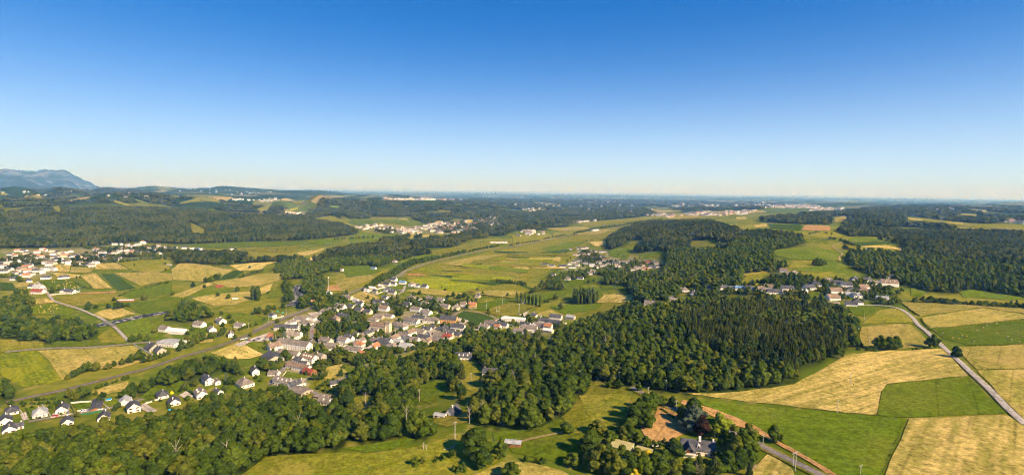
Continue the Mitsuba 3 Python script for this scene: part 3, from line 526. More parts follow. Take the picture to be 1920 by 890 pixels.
# ------------------------------------------------------------------ houses
def wallfn(a, b):
    def fn(p, n, uv): return mix(C(*a), C(*b), smoothstep(.4, .8, fbm(p.x / 3, p.y / 3, p.z / 2)))
    return fn
def rooffn(a, b, course=.9):
    def fn(p, n, uv):
        w = fbm(p.x / 2.5, p.y / 2.5, p.z / 2.5)
        return mix(C(*a), C(*b), smoothstep(.3, .7, w)) * (.82 + .36 * noise(p.x / .8, p.y / .8, p.z / .5))
    return fn
bsdf('m_wall_white', wallfn((.80, .77, .71), (.68, .64, .57))); bsdf('m_wall_cream', wallfn((.68, .58, .42), (.58, .48, .34))); bsdf('m_wall_stone', wallfn((.46, .41, .33), (.34, .30, .24))); bsdf('m_wall_wood', wallfn((.30, .15, .06), (.22, .11, .05)))
bsdf('m_wall_ochre', wallfn((.62, .36, .16), (.55, .32, .15)))
bsdf('m_roof_slate', rooffn((.060, .064, .078), (.105, .110, .125))); bsdf('m_roof_grey', rooffn((.155, .138, .122), (.255, .225, .195))); bsdf('m_roof_brown', rooffn((.18, .135, .10), (.26, .195, .15))); bsdf('m_roof_orange', rooffn((.42, .20, .10), (.34, .16, .09)))
bsdf('m_roof_light', rooffn((.40, .42, .43), (.30, .32, .33))); bsdf('m_roof_white', rooffn((.74, .73, .70), (.64, .63, .60))); bsdf('m_roof_blue', rooffn((.10, .20, .38), (.13, .24, .42))); bsdf('m_roof_red', rooffn((.27, .075, .055), (.20, .06, .045))); bsdf('m_roof_moss', rooffn((.34, .31, .13), (.44, .40, .20)))
scene['m_pane'] = {'type': 'twosided', 'bsdf': {'type': 'principled', 'base_color': {'type': 'rgb', 'value': [.035, .042, .05]}, 'roughness': .15, 'specular': .6}}
bsdf('m_shutter', rgb=(.16, .075, .05)); bsdf('m_door', rgb=(.20, .13, .08)); bsdf('m_plaster', rgb=(.75, .72, .66))
ROOFN = {'s': ('m_roof_slate', 'dark slate roof'), 'g': ('m_roof_grey', 'weathered grey roof'), 'b': ('m_roof_brown', 'brown tiled roof'), 'o': ('m_roof_orange', 'orange tiled roof'), 'l': ('m_roof_light', 'pale grey roof'), 'w': ('m_roof_white', 'white roof'), 'u': ('m_roof_blue', 'blue roof'), 'r': ('m_roof_red', 'dark red roof'), 'm': ('m_roof_moss', 'mossy flat roof')}
WALLN = {'w': ('m_wall_white', 'white'), 'c': ('m_wall_cream', 'cream'), 's': ('m_wall_stone', 'stone'), 't': ('m_wall_wood', 'timber'), 'o': ('m_wall_ochre', 'ochre')}
BOXF = np.array([[0, 1, 2, 3], [7, 6, 5, 4], [0, 4, 5, 1], [1, 5, 6, 2], [2, 6, 7, 3], [3, 7, 4, 0]])[:, ::-1]
def box(x0, x1, y0, y1, z0, z1):
    return np.array([(x0, y0, z0), (x1, y0, z0), (x1, y1, z0), (x0, y1, z0), (x0, y0, z1), (x1, y0, z1), (x1, y1, z1), (x0, y1, z1)], float), np.vstack([BOXF[:, [0, 1, 2]], BOXF[:, [0, 2, 3]]])
def poly3(v, faces):
    f = []
    for q in faces: f += [[q[0], q[i], q[i + 1]] for i in range(1, len(q) - 1)]
    return np.array(v, float), np.array(f)
def put(key, mesh, mat, M):
    v = mesh[0] @ M[:3, :3].T + M[:3, 3]; scene[key] = mikit.ply((v, mesh[1]), mat)
def place_m(x, y, z, yaw):
    c, s = math.cos(math.radians(yaw)), math.sin(math.radians(yaw)); return np.array([[c, -s, 0, x], [s, c, 0, y], [0, 0, 1, z], [0, 0, 0, 1.0]])
def sub(parent, name):
    k = f'{parent}__{name}'; n = used.get(k, 0); used[k] = n + 1; return k if n == 0 else f'{k}_{n:03d}'
def slab(a, b, c, d, t):
    """A roof plane of four corners with thickness t below."""
    q = np.array([a, b, c, d], float); n = np.cross(q[1] - q[0], q[2] - q[0]); n /= np.linalg.norm(n); n = n if n[2] > 0 else -n
    return np.vstack([q - n * t, q]), np.vstack([BOXF[:, [0, 1, 2]], BOXF[:, [0, 2, 3]]])
def house_body(key, M, L, W, Hh, pitch, hip, roofm, wallm, rs, detail, chim=True, facing=None):
    a, b, o = L / 2, W / 2, .45; rise = b * math.tan(math.radians(pitch))
    # walls with gables
    v = [(-a, -b, -3), (a, -b, -3), (a, b, -3), (-a, b, -3), (-a, -b, Hh), (a, -b, Hh), (a, b, Hh), (-a, b, Hh), (-a, 0, Hh + rise), (a, 0, Hh + rise)]
    if hip: put(key + '__wall', box(-a, a, -b, b, -3, Hh), wallm, M)
    else: put(key + '__wall', poly3(v, [(0, 1, 5, 4), (1, 2, 6, 9, 5), (2, 3, 7, 6), (3, 0, 4, 8, 7)]), wallm, M)
    e = o * math.tan(math.radians(pitch)); z0 = Hh - e + .25; zr = Hh + rise + .25
    if hip:
        h = min(a * .95, b * 1.0); r_ = [(-a + h, 0, zr), (a - h, 0, zr)]; A, B_, C_, D = (-a - o, -b - o, z0), (a + o, -b - o, z0), (a + o, b + o, z0), (-a - o, b + o, z0)
        vv = [A, B_, C_, D, r_[0], r_[1]] + [(p[0], p[1], p[2] - .28) for p in (A, B_, C_, D)]
        put(key + '__roof', poly3(vv, [(0, 1, 5, 4), (1, 2, 5), (2, 3, 4, 5), (3, 0, 4), (0, 6, 7, 1), (1, 7, 8, 2), (2, 8, 9, 3), (3, 9, 6, 0), (9, 8, 7, 6)]), roofm, M)
    else:
        ov = a + .35
        s1 = slab((-ov, -b - o, z0), (ov, -b - o, z0), (ov, 0, zr), (-ov, 0, zr), .25); s2 = slab((ov, b + o, z0), (-ov, b + o, z0), (-ov, 0, zr + .01), (ov, 0, zr + .01), .25)
        put(key + '__roof', join([s1, s2]), roofm, M)
    if chim:
        x = rs.uniform(.3, .8) * a * rs.choice([-1, 1]) if not hip else rs.uniform(-.3, .3) * a; y = rs.uniform(-.25, .25) * b
        put(sub(key, 'chimney'), join([box(x - .4, x + .4, y - .35, y + .35, Hh + rise * .4, zr + .75), box(x - .5, x + .5, y - .45, y + .45, zr + .75, zr + .9)]), 'm_plaster' if rs.rand() < .6 else 'm_wall_stone', M)
    if detail:
        d = np.array([M[0, 3], M[1, 3]]); d = -d / np.linalg.norm(d); R = M[:2, :2]
        for nx, ny in ((0, -1), (0, 1), (1, 0), (-1, 0)):
            w = R @ np.array([nx, ny])
            if w @ d < .12: continue
            span = L if ny else W; storeys = 2 if Hh > 4.6 else 1
            n = max(1, int(span / 3.4))
            for st in range(storeys):
                door = rs.randint(n) if st == 0 and ny and n > 1 else -1
                for i in range(n):
                    u = (i + .5) / n * span - span / 2 + rs.uniform(-.15, .15); zb = .95 + 2.65 * st
                    ww, hh = (.55, 1.35)
                    nm, mt = 'window', 'm_pane'
                    if i == door: zb, hh, nm, mt = .05, 2.15, 'door', 'm_door'
                    m = box(u - ww, u + ww, ny * b - .06, ny * b + .06, zb, zb + hh) if ny else box(nx * a - .06, nx * a + .06, u - ww, u + ww, zb, zb + hh)
                    put(sub(key, nm), m, mt, M)
                    if nm == 'window' and detail > 1:
                        for sgn in (-1, 1):
                            c0 = u + sgn * (ww + .3)
                            m = box(c0 - .27, c0 + .27, ny * b - .09, ny * b + .09, zb, zb + hh) if ny else box(nx * a - .09, nx * a + .09, c0 - .27, c0 + .27, zb, zb + hh)
                            put(sub(key, 'shutter'), m, 'm_shutter', M)
def house(px, py, L=12, W=9, Hh=3.6, yaw=-25, roof='g', wall='w', hip=False, pitch=38, detail=None, name=None, label=None, cat='house', chim=True, dorm=0, group=None, lift=3.5):
    a, t = ray(px, py); P = at(px, py, lift)[0]
    dist = math.hypot(P[0], P[1]); rs = np.random.RandomState(int(px * 7 + py * 13))
    z = float(min(H(P[0] + dx, P[1] + dy) for dx in (-L * .35, 0, L * .35) for dy in (-W * .35, 0, W * .35))) + .1
    M = place_m(P[0], P[1], z, yaw)
    key = numbered(name or 'house')
    if detail is None: detail = 2 if dist < 560 else 1 if dist < 780 else 0
    house_body(key, M, L, W, Hh, pitch, hip, ROOFN[roof][0], WALLN[wall][0], rs, detail, chim)
    rise = W / 2 * math.tan(math.radians(pitch))
    for i in range(dorm):                                    # dormer windows on the slope towards the valley side
        x = ((i + .5) / dorm - .5) * L * .8; y0 = -W * .36; zt = Hh + rise * .62
        k = sub(key, 'dormer'); put(k, poly3([(x - .7, y0, Hh), (x + .7, y0, Hh), (x + .7, y0, zt), (x - .7, y0, zt), (x, y0, zt + .6), (x - .7, -.2, Hh), (x + .7, -.2, Hh), (x + .7, -.2, zt), (x - .7, -.2, zt), (x, -.2, zt + .6)], [(0, 1, 2, 4, 3), (1, 6, 7, 2), (5, 0, 3, 8), (2, 7, 9, 4), (8, 3, 4, 9)]), 'm_plaster', M)
    size = 'long ' if L / W > 2.1 else 'small ' if L < 9.5 else ''
    if label: tag(key, label, cat, group)
    else: tag_near(key, f'{size}{WALLN[wall][1]}-walled', f'house with {ROOFN[roof][1]}' + (' and hipped ends' if hip else ''), cat, group or 'houses of the valley', (P[0], P[1]))
    HOUSES.append((P[0], P[1], L * .5 + 3))
    return key, M
HOUSES = []
# the new houses in the lower corner: white, dark slate
for a in [(22,766,13,9.5,3.4,-50,'s'),(9,784,13,9.5,3.4,-48,'s'),(18,799,13,9.5,3.4,-50,'s'),(33,795,8,6,2.8,40,'s'),(117,764,13,9,3.8,-50,'s'),(126,786,11,8.5,3.2,-52,'s'),(195,778,12,9,3.4,-50,'s'),(234,750,15,10,3.6,-52,'l'),(250,762,13,10.5,4.8,-50,'s'),(304,737,14,9.5,3.6,-50,'s'),(326,750,13,10,3.6,-50,'s'),(389,711,17,9,4.8,-45,'s'),(407,713,9,6,2.8,-45,'g'),(408,731,10,7,2.8,-35,'s'),(478,695,10,8,4.6,-50,'s')]:
    house(a[0], a[1], a[2] * (.86 + .004 * (a[0] % 23)), a[3] * .9, a[4] * (.85 + .01 * (a[1] % 17)), a[5] + (a[0] * 7) % 13 - 6, roof=a[6], hip=a[0] in (22, 304), group='white slate-roofed houses below the railway')
house(75, 771, 13.5, 9.5, 3.4, -48, 'l', hip=True, group='white slate-roofed houses below the railway'); house(376, 736, 15, 9, 4.2, -48, 'g', dorm=2)
house(182, 755, 27, 7.5, 2.9, -56, 's', 't', pitch=20, name='house', label='long low timber-walled house with a dark roof beside the walled lawn', chim=False)
house(458, 716, 17, 13, 3.6, -40, 'g', hip=True, pitch=33, label='large villa with a weathered brown-grey hipped roof above the dark wood')
# the village street
house(552, 648, 47, 11, 7.2, -20, 'g', label='very long white three-storey building beside the mill stream', cat='building', name='long_building', dorm=0); house(514, 650, 15, 11, 4.8, 50, 'b', label='white gabled wing at the back of the very long white building'); house(542, 660, 30, 8, 3.0, -20, 'g', label='low white annexe along the front of the very long white building', chim=False)
house(511, 668, 25, 19, 3.2, -50, 's', 's', pitch=24, name='barn', label='wide dark-roofed barn below the very long white building', cat='barn', chim=False)
house(560, 686, 32, 8.5, 3.8, -24, 'b', label='long white terrace with a pale brown roof opposite the street lawn'); house(580, 695, 13, 8.5, 3.2, -24, 'r', 't', name='shed', label='red-roofed timber shed at the end of the long terrace', cat='shed', chim=False)
house(537, 716, 30, 9, 4.6, -26, 'g', label='long white terrace with a row of dormers at the lowest end of the street', dorm=4); house(552, 721, 11, 9, 4.6, 60, 's'); house(561, 716, 13, 8, 4, 20, 'g'); house(563, 729, 20, 13, 2.8, -30, 'g', 's', pitch=15, name='barn', label='low wide grey barn behind the lowest street terrace', cat='barn', chim=False)
house(616, 750, 19, 8, 3.4, -24, 'g', label='long white cottage by the old quarry lane at the foot of the wood', dorm=2); house(631, 716, 13, 7, 3.4, 30, 's'); house(604, 739, 14, 8, 2.4, -20, 'g', 's', pitch=10, chim=False)
house(580, 671, 19, 10, 4.8, -26, 'b', dorm=4); house(561, 673, 11, 8, 3.2, -24, 's'); house(569, 681, 11, 8, 3.2, -15, 's'); house(514, 697, 11, 7, 2.8, -10, 'g')
V = [(601,667,11,8,'g'),(596,661,10,8,'g'),(665,655,24,9,'g'),(679,662,10,8,'o'),(674,645,12,8,'o'),(702,649,13,10,'o'),(611,639,18,9,'g'),(622,647,15,9,'g'),(644,637,15,9,'g'),(654,633,13,9,'s'),(662,626,16,9,'s'),(674,638,16,8,'g'),(701,618,16,9,'g'),(690,624,17,9,'s'),
     (674,580,13,9,'s'),(690,584,13,9,'s'),(511,590,11,8,'s'),(586,567,8,7,'o'),(565,598,22,9,'g'),(574,604,20,9,'g'),(590,595,16,11,'g'),(545,604,15,9,'g'),(624,580,18,10,'g'),(609,583,14,9,'g'),(638,575,17,12,'g'),(651,557,22,8,'g'),(667,562,10,7,'l'),(675,569,14,9,'s'),(659,573,12,8,'s'),(643,591,25,9,'s'),(630,597,10,8,'b'),
     (510,630,12,9,'o'),(541,627,15,9,'g'),(551,631,14,9,'g'),(559,626,10,7,'g'),(720,578,17,10,'b'),(710,566,19,9,'s'),(724,572,11,8,'s'),(722,557,10,8,'s'),(735,548,16,9,'s'),(772,558,16,10,'g'),(764,570,13,10,'s'),(780,579,19,9,'g'),(808,559,18,9,'g'),(826,563,13,9,'g'),(797,568,13,8,'g'),(835,574,16,9,'g'),(854,577,15,10,'g'),(869,570,11,7,'b'),(896,554,12,8,'s'),
     (799,585,18,12,'g'),(786,594,22,9,'s'),(772,601,25,9,'g'),(809,600,26,10,'g'),(747,610,28,11,'g'),(711,593,14,9,'g'),(700,598,15,9,'g'),(730,591,14,9,'g'),(708,638,20,9,'g'),(724,644,16,11,'s'),(734,649,14,9,'g'),(739,633,16,9,'b'),(747,640,11,8,'l'),(761,637,11,9,'s'),(758,628,17,9,'g'),(770,623,15,9,'b'),(774,636,17,9,'g'),(788,620,16,9,'g'),(808,624,15,9,'g'),(796,632,19,9,'s'),(804,637,15,9,'b'),(820,636,22,10,'g'),(825,627,18,9,'g'),(838,630,13,9,'r'),(826,617,15,9,'s'),(811,614,9,7,'s'),(846,620,13,9,'s'),(859,613,20,11,'s'),(834,613,10,8,'s'),(856,625,12,8,'s'),(843,626,10,7,'s'),(800,617,14,8,'s'),
     (762,649,17,11,'l'),(908,611,14,9,'g'),(917,605,13,9,'g'),(924,606,21,10,'g'),(942,609,16,9,'s'),(933,612,9,7,'o'),(1000,590,11,9,'s'),(1042,594,19,11,'s'),(1070,594,14,8,'l'),(1019,601,16,9,'s'),(1036,603,14,9,'s'),(985,607,16,9,'s'),(1013,609,20,10,'g'),(1028,611,12,9,'o'),(993,615,22,10,'g'),(972,619,18,9,'g'),(907,611,12,8,'g'),(1028,619,14,6,'w'),(1046,604,10,8,'s'),(999,610,8,6,'l'),
     (739,524,12,10,'s'),(726,532,15,10,'s'),(738,532,12,9,'s'),(772,532,14,9,'b'),(782,535,12,8,'s'),(797,537,12,9,'s'),(694,540,24,7,'w'),(726,543,12,9,'s'),(703,545,10,6,'s'),(687,544,9,6,'l'),(714,535,10,6,'w'),(617,549,10,6,'l'),(701,502,14,7,'u'),(740,489,13,7,'b'),(640,505,10,7,'g')]
for px, py, L, W, r in V:
    rs = np.random.RandomState(px * 31 + py)
    house(px, py, L, W, 4.4 if rs.rand() < .55 else 3.3, -24 + rs.uniform(-9, 9) + (90 if rs.rand() < (.25 if L < 18 else 0) else 0), r, 'w' if rs.rand() < .8 else 'c' if rs.rand() < .6 else 's', hip=rs.rand() < .22, pitch=rs.uniform(33, 43), group='houses of the village')
house(538, 614, 34, 9, 4.8, -4, 's', label='long white house with a dark slate roof and red shutters by the railway', detail=2); house(842, 600, 26, 13, 6, -14, 's', 'o', label='large ochre house with a dark slate roof beside the dark green crop')
house(755, 529, 14, 9, 3.4, -10, 'u', label='white house with a bright blue roof among the new houses'); house(886, 571, 13, 10, 4.2, -10, 'o', 'o', label='orange-roofed house with reddish walls by the playing field')
house(722, 642, 17, 15, 4.4, -15, 's', label='broad house with a steep dark slate roof near the church square')
house(963, 597, 36, 13, 4.6, -12, 'w', pitch=6, name='hall', label='big white flat-roofed hall beside the playing field', cat='hall', chim=False)
# village church
P = at(712, 614, 4)[0]; cz = float(H(P[0], P[1])); cM = place_m(P[0], P[1], cz, -22)
house_body('village_church', cM, 26, 11, 7.5, 42, False, 'm_roof_brown', 'm_wall_cream', np.random.RandomState(1), 1, False)
put('village_church__tower', box(11.8, 18.2, -3.2, 3.2, -3, 12.5), 'm_wall_cream', cM); put('village_church__spire', poly3([(11.4, -3.6, 12.5), (18.6, -3.6, 12.5), (18.6, 3.6, 12.5), (11.4, 3.6, 12.5), (15, 0, 16)], [(0, 1, 4), (1, 2, 4), (2, 3, 4), (3, 0, 4), (3, 2, 1, 0)]), 'm_roof_grey', cM)
tag('village_church', 'pale stone church with a square tower in the middle of the village', 'church')
# isolated places
house(870, 667, 18, 11, 4.2, -8, 's', label='white house with dark slate roof and three dormers alone in the wood', dorm=3, detail=2); house(920, 697, 15, 10, 4.4, -10, 's', label='white cottage with skylit dark roof in a clearing of the wood', detail=2)
house(850, 768, 9.5, 8.5, 2.4, 60, 's', label='steep black-roofed cottage half hidden in the wood above the meadow', pitch=52, detail=2); house(825, 773, 8.5, 5, 2.6, -18, 'l', 'w', name='shed', label='pale metal-roofed shed in the clearing beside the black-roofed cottage', cat='shed', pitch=18, chim=False)
house(1117, 612, 17, 11, 3.6, -12, 'b', label='brown-roofed house alone at the edge of the mixed wood', detail=0)
k, M = house(962, 831, 10, 5, 2.8, -10, 'l', 't', name='field_shelter', label='open timber field shelter with a pale metal roof on the meadow', cat='shelter', pitch=10, chim=False, lift=1.5)
for px, py, L, W in ((1166, 834, 12, 10), (1206, 845, 9, 8)):
    house(px, py, L, W, 2.9, -30, 'm', 'w', name='flat_roofed_shed', label='larger flat-roofed shed with a mossy yellowish top among garden trees' if L > 10 else 'smaller flat-roofed shed with a mossy yellowish top beside the golden tree', cat='shed', pitch=3, chim=False, lift=2.5)
house(374, 608, 16, 10, 4.4, -18, 'g'); house(415, 601, 13, 10, 4.2, -40, 'g'); house(397, 616, 11, 9, 3.4, -45, 'g'); house(450, 609, 15, 9, 3.6, -20, 'g'); house(433, 625, 14, 7, 3.8, -60, 'g'); house(410, 598, 9, 7, 3, 40, 'g'); house(334, 620, 26, 9, 3.6, -12, 'w', chim=False); house(309, 616, 15, 9, 4.4, -20, 'g'); house(286, 650, 17, 13, 3.4, -35, 's', 's'); house(408, 624, 12, 6, 2.6, -20, 'g', chim=False)
house(322, 641, 27, 19, 4.4, -14, 'l', 'w', name='sawmill_shed', label='wide sawmill shed with a pale metal roof beside the railway trees', cat='shed', pitch=7, chim=False); house(300, 655, 14, 10, 3.4, -40, 's', 's')
for a in [(1023,496,13,9,'s'),(1016,496,11,8,'s'),(1035,498,15,9,'s'),(1055,499,16,10,'s'),(1073,500,20,9,'s'),(1093,512,13,9,'s'),(1037,515,10,8,'s'),(1064,522,13,8,'g'),(1088,521,15,8,'s'),(1084,465,14,9,'s'),(1093,465,14,9,'s'),(1100,464,15,9,'b'),(1079,477,16,8,'b'),(1092,477,24,9,'b'),(1111,483,15,9,'s'),(1129,481,16,9,'s'),(1136,488,20,11,'b'),(1098,492,14,9,'s'),
          (1086,488,15,9,'s'),(1075,490,13,9,'s'),(1123,492,12,10,'g'),(1154,493,17,10,'s'),(1166,491,18,10,'g'),(1177,491,12,9,'g'),(1110,497,14,9,'l'),(1158,498,17,10,'g'),(1112,508,15,9,'g'),(1106,512,13,8,'g'),(1215,492,13,9,'r'),(1226,491,14,9,'s'),(1235,498,14,9,'s'),(1197,501,20,9,'g'),(1210,503,16,9,'o'),(1188,504,13,8,'g'),(1222,499,15,9,'s'),(1184,535,12,8,'g'),(1086,470,13,8,'s'),(1070,467,11,8,'s'),(1140,495,14,9,'g'),(1148,488,12,9,'g'),(1105,476,11,8,'g'),(1082,496,12,8,'g'),(1118,500,11,8,'b'),(1130,497,12,8,'g'),(1068,494,11,8,'g'),(1205,497,11,8,'b'),(1232,493,11,8,'g')]:
    rs = np.random.RandomState(a[0] * 3 + a[1]); house(*a[:4], 3.6 + rs.rand(), -10 + rs.uniform(-15, 15), a[4], hip=rs.rand() < .3, group='houses of the plain-edge hamlet')
house(1114, 470, 24, 9, 3.4, 4, 's', label='long black-roofed cottage at the upper edge of the plain hamlet'); house(1130, 471, 22, 9, 3.4, 4, 's', label='second black-roofed cottage beside the green hill meadow')
for a in [(1219,567,17,11,'g'),(1264,561,15,8,'g'),(1258,558,9,7,'s'),(1278,542,15,10,'g'),(1318,523,15,9,'s'),(1363,521,17,10,'s'),(1328,538,15,10,'s'),(1303,548,15,9,'s'),(1284,543,12,9,'g'),(1358,538,19,9,'s'),(1374,539,13,9,'s'),(1385,539,13,8,'u'),(1404,539,13,9,'s'),(1424,540,14,8,'b'),(1441,537,13,10,'b'),(1436,543,15,9,'g'),(1451,546,24,10,'s'),(1476,540,18,11,'s'),(1517,538,18,11,'s'),(1528,532,16,14,'s'),(1551,524,12,8,'g'),(1564,529,19,11,'s'),(1586,533,17,11,'s'),
          (1566,544,18,12,'b'),(1560,557,18,13,'b'),(1561,573,19,12,'g'),(1596,541,12,9,'s'),(1598,552,17,9,'l'),(1596,569,14,9,'s'),(1469,506,12,8,'b'),(1478,513,12,9,'g'),(1489,511,16,9,'g'),(1668,518,12,9,'s'),(1625,524,12,9,'s'),(1639,530,13,9,'g'),(1618,537,17,9,'b'),(1620,544,16,10,'b'),(1605,553,14,9,'s'),(1654,560,15,10,'l'),(1606,566,14,10,'s'),(1603,522,13,9,'s'),(1508,545,9,6,'w')]:
    rs = np.random.RandomState(a[0] * 3 + a[1]); house(*a[:4], 3.4 + rs.rand() * .8, -8 + rs.uniform(-22, 22), a[4], hip=rs.rand() < .3, group='houses of the hilltop hamlet', detail=1 if rs.rand() < .6 else 0)
house(1666, 531, 25, 14, 5.4, -12, 'b', label='large white farmhouse with a brown roof above the lane of the hilltop hamlet', dorm=3)
for a in [(86,520,16,9,'s'),(120,519,19,9,'s'),(54,525,13,9,'s'),(62,536,13,10,'s'),(72,538,17,11,'l'),(122,544,14,9,'s'),(31,510,17,10,'b'),(18,504,14,9,'s'),(70,485,24,10,'l'),(51,516,14,9,'o'),(57,512,16,9,'g'),(40,513,12,8,'s'),(26,522,11,8,'s'),(8,508,15,9,'s'),(2,496,14,9,'s'),(44,494,13,9,'s'),(54,497,16,9,'s'),(62,503,14,9,'g'),(24,492,17,9,'l'),(34,489,13,9,'s'),(12,487,14,9,'s'),(90,503,13,9,'s'),(82,505,14,9,'g'),(100,504,18,9,'l'),(68,507,14,9,'s'),
          (98,491,14,9,'s'),(112,485,15,9,'s'),(125,490,18,11,'s'),(130,494,15,9,'w'),(150,493,14,9,'g'),(158,494,13,9,'s'),(166,495,13,9,'s'),(171,493,13,9,'s'),(173,497,13,9,'g'),(132,480,14,9,'s'),(142,478,14,9,'s'),(118,475,13,9,'g'),(86,469,13,9,'o'),(69,471,14,9,'b'),(45,470,18,9,'s'),(33,469,14,9,'o'),(20,476,14,9,'s'),(106,481,14,9,'g'),(92,480,13,9,'b'),(84,486,15,9,'s'),(178,480,18,10,'b'),(188,477,16,9,'b'),(198,478,15,9,'s'),(206,477,18,9,'g'),(216,473,18,9,'b'),(224,470,16,9,'g'),(232,473,15,9,'g'),(242,474,17,9,'b'),(252,472,15,9,'s'),(262,473,16,9,'s'),(180,470,17,9,'s'),
          (150,457,26,8,'w'),(190,453,18,8,'w'),(200,454,15,8,'g'),(215,457,15,8,'g'),(227,457,14,8,'g'),(248,461,16,9,'w'),(258,458,19,9,'l'),(268,455,18,9,'w'),(275,465,17,9,'o'),(283,467,15,9,'w'),(296,463,14,9,'g'),(304,463,15,9,'b'),(314,463,14,9,'b'),(328,464,14,9,'s'),(346,464,16,9,'s'),(360,467,16,9,'w'),(372,466,19,9,'u'),(378,468,13,9,'w'),(298,474,15,9,'b'),(286,444,15,9,'o'),(303,444,14,9,'b'),(434,466,12,9,'s'),(353,422,14,10,'w'),(355,428,16,9,'r'),(346,433,13,9,'c'[0:0] or 'b')]:
    rs = np.random.RandomState(a[0] * 3 + a[1]); house(*a[:4], 3.6 + rs.rand(), rs.uniform(-40, 40), a[4], hip=rs.rand() < .3, group='houses of the town across the valley', detail=0)
house(72, 546, 22, 12, 3.6, -4, 'r', label='long farm building with a dark red roof beside the bending lane', cat='farmhouse', name='farmhouse', detail=1); house(132, 546, 17, 11, 3.4, -3, 's', label='slate-roofed villa inside a white garden wall with a blue pool', detail=1)
house(237, 561, 24, 7, 2.6, 8, 'w', 't', name='shed', label='long open field shed with white tarpaulins by the olive pasture', cat='shed', pitch=12, chim=False); house(411, 536, 12, 7, 2.6, 5, 'r', 't', name='shed', label='red-roofed farm shed by the pale green stripe of meadow', cat='shed', chim=False)
house(441, 557, 9, 4, 2.2, 5, 'w', 'w', name='shed', label='small white shed beside the round pasture tree', cat='shed', chim=False, pitch=12); house(317, 495, 11, 6, 2.4, 0, 'l', 's', name='shed', label='grey metal shed at the edge of the tree belt', cat='shed', chim=False, pitch=14)
house(935, 454, 66, 11, 3.4, -3, 'w', 'w', name='greenhouse', label='very long white greenhouse beside the main valley road', cat='greenhouse', pitch=15, chim=False, detail=0); house(1116, 432, 34, 18, 8, 20, 'w', 'w', name='silo_building', label='tall white building by the tree-lined road', cat='building', pitch=12, chim=False, detail=0)
# the church town far up the valley and other far places: the church and the nearest houses singly, the rest as one mass
P = at(846, 424, 8)[0]; cM = place_m(P[0], P[1], float(H(P[0], P[1])), 5)
house_body('town_church', cM, 44, 16, 13, 40, False, 'm_roof_grey', 'm_wall_cream', np.random.RandomState(3), 0, False)
put('town_church__tower', box(14, 23, -5, 5, -3, 30), 'm_wall_cream', cM); put('town_church__spire', poly3([(13.5, -5.5, 30), (23.5, -5.5, 30), (23.5, 5.5, 30), (13.5, 5.5, 30), (18.5, 0, 40)], [(0, 1, 4), (1, 2, 4), (2, 3, 4), (3, 0, 4), (3, 2, 1, 0)]), 'm_roof_slate', cM)
tag('town_church', 'tall pale church with a tower above the town far up the valley', 'church')
FARH = {}
def far_house(x, y, L, W, Hh, yaw, roof, wall):
    z = H(x, y); M = place_m(x, y, z, yaw); a, b = L / 2, W / 2; rise = b * .6
    for mat, m in ((wall, box(-a, a, -b, b, -4, Hh)), (roof, poly3([(-a - .4, -b - .4, Hh), (a + .4, -b - .4, Hh), (a + .4, b + .4, Hh), (-a - .4, b + .4, Hh), (-a, 0, Hh + rise), (a, 0, Hh + rise)], [(0, 1, 5, 4), (2, 3, 4, 5), (1, 2, 5), (3, 0, 4), (3, 2, 1, 0)]))):
        FARH.setdefault(mat, []).append((m[0] @ M[:3, :3].T + M[:3, 3], m[1]))
def far_place(px, n, big=1.0, blocks=0):
    poly = Polygon(px); x0, y0, x1, y1 = poly.bounds; q = []
    while len(q) < n:
        c = np.column_stack([rng.uniform(x0, x1, 400), rng.uniform(y0, y1, 400)]); q += list(c[contains_xy(poly, c[:, 0], c[:, 1])])
    P = at(*np.array(q[:n]).T)
    for i, (x, y, z) in enumerate(P):
        roof = ['m_roof_brown', 'm_roof_grey', 'm_roof_slate', 'm_roof_orange', 'm_roof_light'][rng.choice(5, p=[.26, .3, .22, .12, .1])]
        if i < blocks: far_house(x, y, rng.uniform(25, 50), rng.uniform(14, 20), rng.uniform(12, 30), rng.uniform(-40, 40), 'm_roof_light', 'm_wall_cream')
        else: far_house(x, y, rng.uniform(12, 19) * big, rng.uniform(9, 12) * big, rng.uniform(4.5, 6.5) * big, rng.uniform(-60, 60), roof, 'm_wall_white' if rng.rand() < .6 else 'm_wall_cream')
